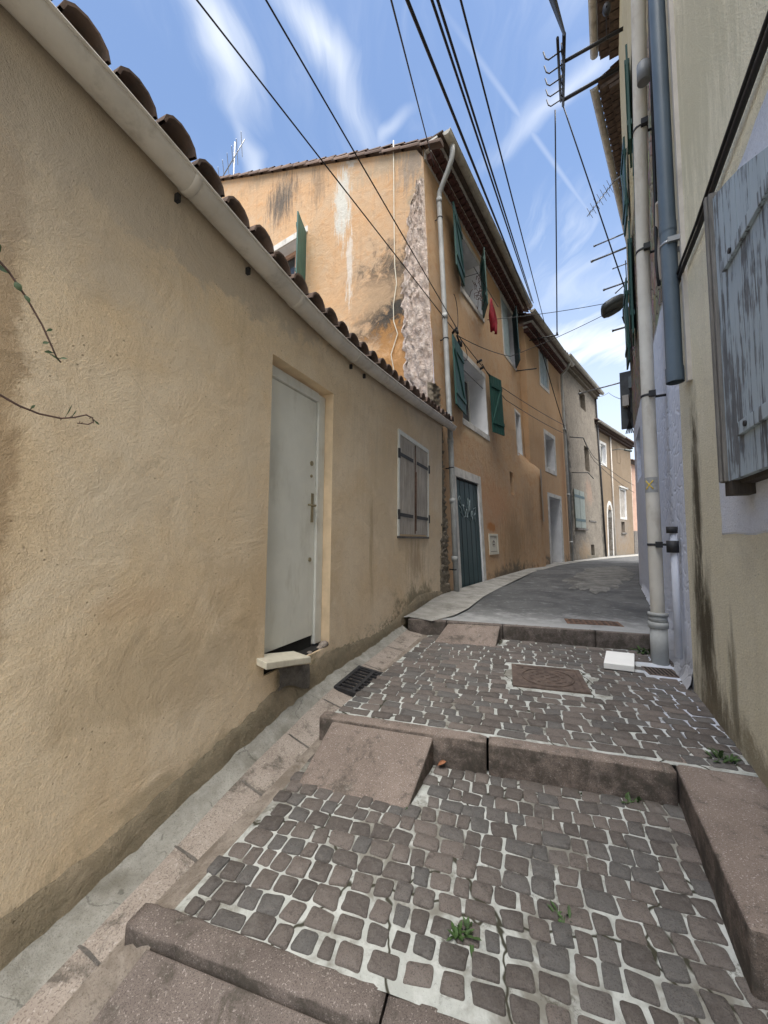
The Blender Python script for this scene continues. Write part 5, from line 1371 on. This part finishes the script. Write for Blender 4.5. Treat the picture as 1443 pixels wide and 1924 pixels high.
# black cable on the rubble wall beside the pipe
mb = MB(); mb.tube([R2(.30, .04, 7.4), R2(.36, .05, 6.4), R2(.50, .05, 5.2), R2(.55, .06, 4.5), R2(.52, .05, 4.25)], .016, 6); o = mb.build('wall_cable', M['black'], off=R2(.5, 0, 4.25)); tag(o, 'black cable running down the rubble wall beside the cream downpipe', 'cable', 'wall cables')
# cloth and bracket clutter at the orange house
rows = []
for i in range(14):
    f = i/13; z = 7.72-f*.78; row = []
    for j in range(11):
        g_ = j/10; wv = .045*sin(g_*13+f*3)*(.4+f); wid = interp([(0, .12), (.2, .34), (.6, .56), (1, .22)], f)
        row.append(O1(2.62+(g_-.5)*wid+.05*f, .44+wv, z-.10*abs(g_-.5)-(.09*sin(g_*9) if i == 13 else 0)))
    rows.append(row)
mb = MB(); mb.grid(rows); o = mb.build('red_cloth', M['red'], off=O1(2.6, .44, 7.0), solid=.006); tag(o, 'red cloth hung out to dry under the top floor window', 'cloth')
t = thing('hanging_plant', O1(1.95, .25, 7.6), 'tangle of dry stems and pegs on the rail under the top floor window', 'plant')
rr = random.Random(9); mb = MB()
for k in range(16):
    p = O1(rr.uniform(1.7, 2.6), rr.uniform(.15, .42), 7.75); P = [p]
    for i in range(4): P.append(P[-1]+O1.d*rr.uniform(-.10, .10)+O1.n*rr.uniform(-.06, .08)+Vector((0, 0, rr.uniform(-.12, .06))))
    mb.tube(P, .008, 4)
mb.build('stem', M['bark'], t)

# ------------------------------------------------------------------ BRAMBLE SPRAYS at left
def leaf_quad(mb, p, dirv, nrm, ln, wd, m=0):
    s_ = dirv.cross(nrm).normalized(); a = []
    for f, w_ in ((0, .05), (.25, .7), (.5, 1), (.75, .7), (1, .02)):
        c_ = p+dirv*ln*f+nrm*(.12*ln*sin(f*pi)); a.append([c_-s_*wd*w_, c_-s_*0+nrm*(-.1*wd*w_), c_+s_*wd*w_])
    mb.grid(a, m)
def spray(pts, r, label, leaves, seed):
    rnd = random.Random(seed); P = [L(a, n, z) for a, n, z in pts]
    t = thing('bramble_spray', P[0], label, 'plant', 'bare bramble shoots in front of the left wall')
    mb = MB(); mb.tube(P, [r*(1-.55*k/len(P)) for k in range(len(P))], 6)
    for k in range(1, len(P)):
        d_ = P[k]-P[k-1]
        for _ in range(2):
            q = P[k-1].lerp(P[k], rnd.random()); v = Vector((rnd.uniform(-1, 1), rnd.uniform(-1, 1), rnd.uniform(-1, 1))).normalized(); mb.tube([q, q+v*.012], [.0018, .0003], 4)
    mb.build('stem', M['bark'], t)
    for (k, f, dxy, ln, wd) in leaves:
        q = P[k].lerp(P[k+1], f); mb = MB(); d_ = (L.d*dxy[0]+Vector((0, 0, dxy[1]))+L.n*dxy[2]).normalized()
        nr = (L.n+Vector((rnd.uniform(-.4, .4), rnd.uniform(-.4, .4), rnd.uniform(-.4, .4)))).normalized(); nr = (nr-d_*nr.dot(d_)).normalized()
        leaf_quad(mb, q+d_*.006, d_, nr, ln, wd); mb.tube([q, q+d_*.01], .0015, 4); mb.build('leaf', M['leaf'], t)
spray([(-1.80, .25, 2.66), (-1.66, .25, 2.575), (-1.60, .25, 2.53), (-1.548, .25, 2.468), (-1.50, .252, 2.395), (-1.468, .25, 2.335), (-1.452, .25, 2.303), (-1.437, .25, 2.288)], .0042,
      'upper bramble shoot with small leaves dipping in from the left edge',
      [(1, .2, (-.2, -.5, .3), .055, .018), (1, .5, (-.3, .7, .2), .06, .018), (2, .1, (-.9, -.1, .2), .045, .013), (2, .3, (.4, -.8, .2), .035, .011), (2, .8, (.3, -.6, .2), .03, .009), (4, .3, (.5, .5, .1), .022, .005), (4, .8, (-.5, -.4, .2), .028, .006), (5, .6, (-.7, -.3, .1), .03, .006), (6, .3, (.8, .3, .1), .026, .005), (6, .9, (-1, .35, .1), .035, .004)], 4)
spray([(-1.80, .25, 2.20), (-1.70, .25, 2.155), (-1.596, .25, 2.110), (-1.545, .25, 2.090), (-1.49, .25, 2.080), (-1.425, .25, 2.083), (-1.385, .25, 2.098), (-1.345, .25, 2.120), (-1.322, .25, 2.116), (-1.318, .25, 2.100), (-1.335, .25, 2.086), (-1.372, .25, 2.080)], .0042,
      'lower bramble shoot with a hooked tip in front of the left wall',
      [(3, .5, (.5, .8, .1), .02, .004), (5, .3, (.3, 1, .1), .055, .002), (5, .8, (.4, .9, .1), .03, .002), (8, .4, (.7, -.5, .1), .022, .004)], 6)

# ------------------------------------------------------------------ THINGS ON THE PAVING
def zt(p, q): return zB(p, q)
# manhole
t = thing('manhole_cover', G(.36, 3.8, .43), 'square cast iron manhole cover with round lid among the upper setts', 'manhole cover')
Zm = lambda p, q: zB(p, q)+.010
mh = lambda p, q, z: G(p, q, Zm(p, q)+z)
mb = MB(); mb.box(mh, (.06, 3.53, -.04), (.66, 3.57, .004)); mb.box(mh, (.06, 4.04, -.04), (.66, 4.08, .004)); mb.box(mh, (.06, 3.57, -.04), (.10, 4.04, .004)); mb.box(mh, (.62, 3.57, -.04), (.66, 4.04, .004)); mb.box(mh, (.10, 3.57, -.04), (.62, 4.04, -.002))
for k in range(60):
    a, b = random.uniform(.11, .6), random.uniform(3.58, 4.02)
    if (a-.36)**2+(b-3.805)**2 > .24**2: mb.box(mh, (a-.008, b-.008, -.002), (a+.008, b+.008, .003))
mb.build('frame', M['cast'], t)
mb = MB()
for r0, r1, h in ((.205, .218, .006), (.0, .195, .001), (.10, .108, .005), (.15, .156, .005)):
    N = 36
    if r0 == 0: mb.face([mh(.36+r1*cos(2*pi*k/N), 3.805+r1*sin(2*pi*k/N), h) for k in range(N)])
    else: mb.grid([[mh(.36+r*cos(2*pi*k/N), 3.805+r*sin(2*pi*k/N), z) for k in range(N)] for r, z in ((r0, -.001), (r0, h), (r1, h), (r1, -.001))], close=True)
for i in range(9):
    for j in range(9):
        a, b = .36+(i-4)*.042, 3.805+(j-4)*.042
        if (a-.36)**2+(b-3.805)**2 < .165**2 and (i+j) % 2: mb.box(mh, (a-.016, b-.007, .001), (a+.016, b+.007, .006))
mb.build('lid', M['cast'], t)
# slot drain grate in the channel
def zch(s, n):
    w0, v0 = interp(ZW, s), interp(ZV, s); return v0+.02
t = thing('drain_grate', L(.98, .3, .38), 'black slotted drain grate set in the channel by the low house', 'drain grate')
gz = interp(ZV, .95)+.035
gm = lambda a, n, z: L(a, n, gz+(a-.95)*.09+(.30-n)*.12+z)
mb = MB(); mb.box(gm, (.74, .15, -.09), (1.16, .46, -.07)); mb.build('pit', M['dark'], t)
mb = MB(); mb.box(gm, (.72, .13, -.03), (1.18, .16, .006)); mb.box(gm, (.72, .44, -.03), (1.18, .47, .006)); mb.box(gm, (.72, .16, -.03), (.75, .44, .006)); mb.box(gm, (1.15, .16, -.03), (1.18, .44, .006)); mb.box(gm, (.75, .285, -.03), (1.15, .315, .004))
for k in range(7): mb.box(gm, (.80+k*.055-.007, .16, -.015), (.80+k*.055+.007, .44, .003))
mb.build('bars', M['iron'], t)
# rusty strip cover on the road
t = thing('drain_cover', G(1.05, 5.5, .635), 'long rusty drain cover in the road just above the far kerb', 'drain cover')
rz = lambda p, q, z: G(p, q, interp(ROAD, q)+z)
mb = MB(); mb.box(rz, (.74, 5.28, -.05), (1.36, 5.56, .012)); o_ = mb.build('plate', M['rust'], t, bevel=.004)
mb = MB()
for i in range(9):
    for j in range(4): mb.box(rz, (.78+i*.062, 5.31+j*.06, .012), (.82+i*.062, 5.335+j*.06, .018))
mb.build('tread', M['cast'], t)
# white slab
mb = MB(); c_ = [(.90, 4.19), (1.14, 4.19), (1.285, 4.62), (1.045, 4.62)]
c_ = [(.895, 4.20), (1.145, 4.185), (1.275, 4.64), (1.02, 4.655)]
zs = lambda p, q: zB(p, q)+.014
mb.hexa([G(p, q, zs(p, q)) for p, q in c_]+[G(p, q, zs(p, q)+.055) for p, q in c_])
o = mb.build('white_slab', M['foam'], bevel=.005, off=G(1.08, 4.4, .45)); tag(o, 'white rectangular slab lying on the setts by the cream downpipe', 'slab')
# small grate under the downpipe
t = thing('drain_grate', G(1.38, 4.4, .44), 'small grey drain grate beside the white slab at the foot of the downpipe', 'drain grate')
mb = MB(); mb.box(lambda p, q, z: G(p, q, zB(p, q)+z), (1.27, 4.20, -.03), (1.53, 4.44, .006)); mb.build('plate', M['cast'], t, bevel=.003)
mb = MB()
for k in range(7): mb.box(lambda p, q, z: G(p, q, zB(p, q)+z), (1.285+k*.033, 4.22, .005), (1.30+k*.033, 4.42, .009))
mb.build('slots', M['dark'], t)

def weed(p, q, z, size, n, label, seed, grp='weeds in the paving joints', dry=False):
    rnd = random.Random(seed); base = G(p, q, z); mb = MB()
    for k in range(n):
        an = rnd.uniform(0, 2*pi); el = rnd.uniform(.05, 1.35); ln = size*rnd.uniform(.25, 1.25)
        d_ = Vector((cos(an)*cos(el), sin(an)*cos(el), sin(el))); b = base+Vector((rnd.uniform(-.55, .55)*size, rnd.uniform(-.4, .4)*size, 0))
        sd_ = d_.cross(Vector((0, 0, 1))).normalized(); rows = []
        for f, w_ in ((0, .25), (.35, .9), (.7, .8), (1, .05)):
            c_ = b+d_*ln*f-Vector((0, 0, ln*.35*f*f)); w2_ = ln*.12*w_; rows.append([c_-sd_*w2_, c_+Vector((0, 0, -w2_*.5)), c_+sd_*w2_])
        mb.grid(rows)
    o = mb.build('weed', M['dryleaf'] if dry else M['weed'], off=base); return tag(o, label, 'weed', grp)
weed(-.163, 1.56, .19, .058, 60, 'bright green weed tuft in the middle of the near setts', 1)
weed(-.52, 2.09, .20, .035, 20, 'tiny weed at the lower corner of the large wedge ramp', 2)
weed(.66, 2.53, .215, .07, 34, 'dark weed at the foot of the middle kerb in its right corner', 3)
weed(.40, 2.535, .212, .03, 14, 'small sprig along the foot of the middle kerb, left of the dark weed', 8)
weed(1.16, 2.74, .41, .09, 36, 'straggling weed on top of the kerb beside the cream wall', 4)
weed(.20, 1.74, .19, .05, 18, 'sparse yellowish weed among the near setts at right', 5)
weed(1.43, 4.95, .45, .11, 26, 'weed growing behind the foot of the cream downpipe', 6)
weed(.98, 1.52, .185, .05, 16, 'weed at the front end of the block kerb at right', 7)
mb = MB(); leaf_quad(mb, G(-.415, 2.52, .235), (EV*.7+HV*.3+Vector((0, 0, .3))).normalized(), Vector((0, 0, 1)), .06, .022); o = mb.build('dry_leaf', M['dryleaf'], off=G(-.415, 2.52, .23), solid=.002); tag(o, 'reddish dry leaf lying beside the large wedge ramp', 'leaf')
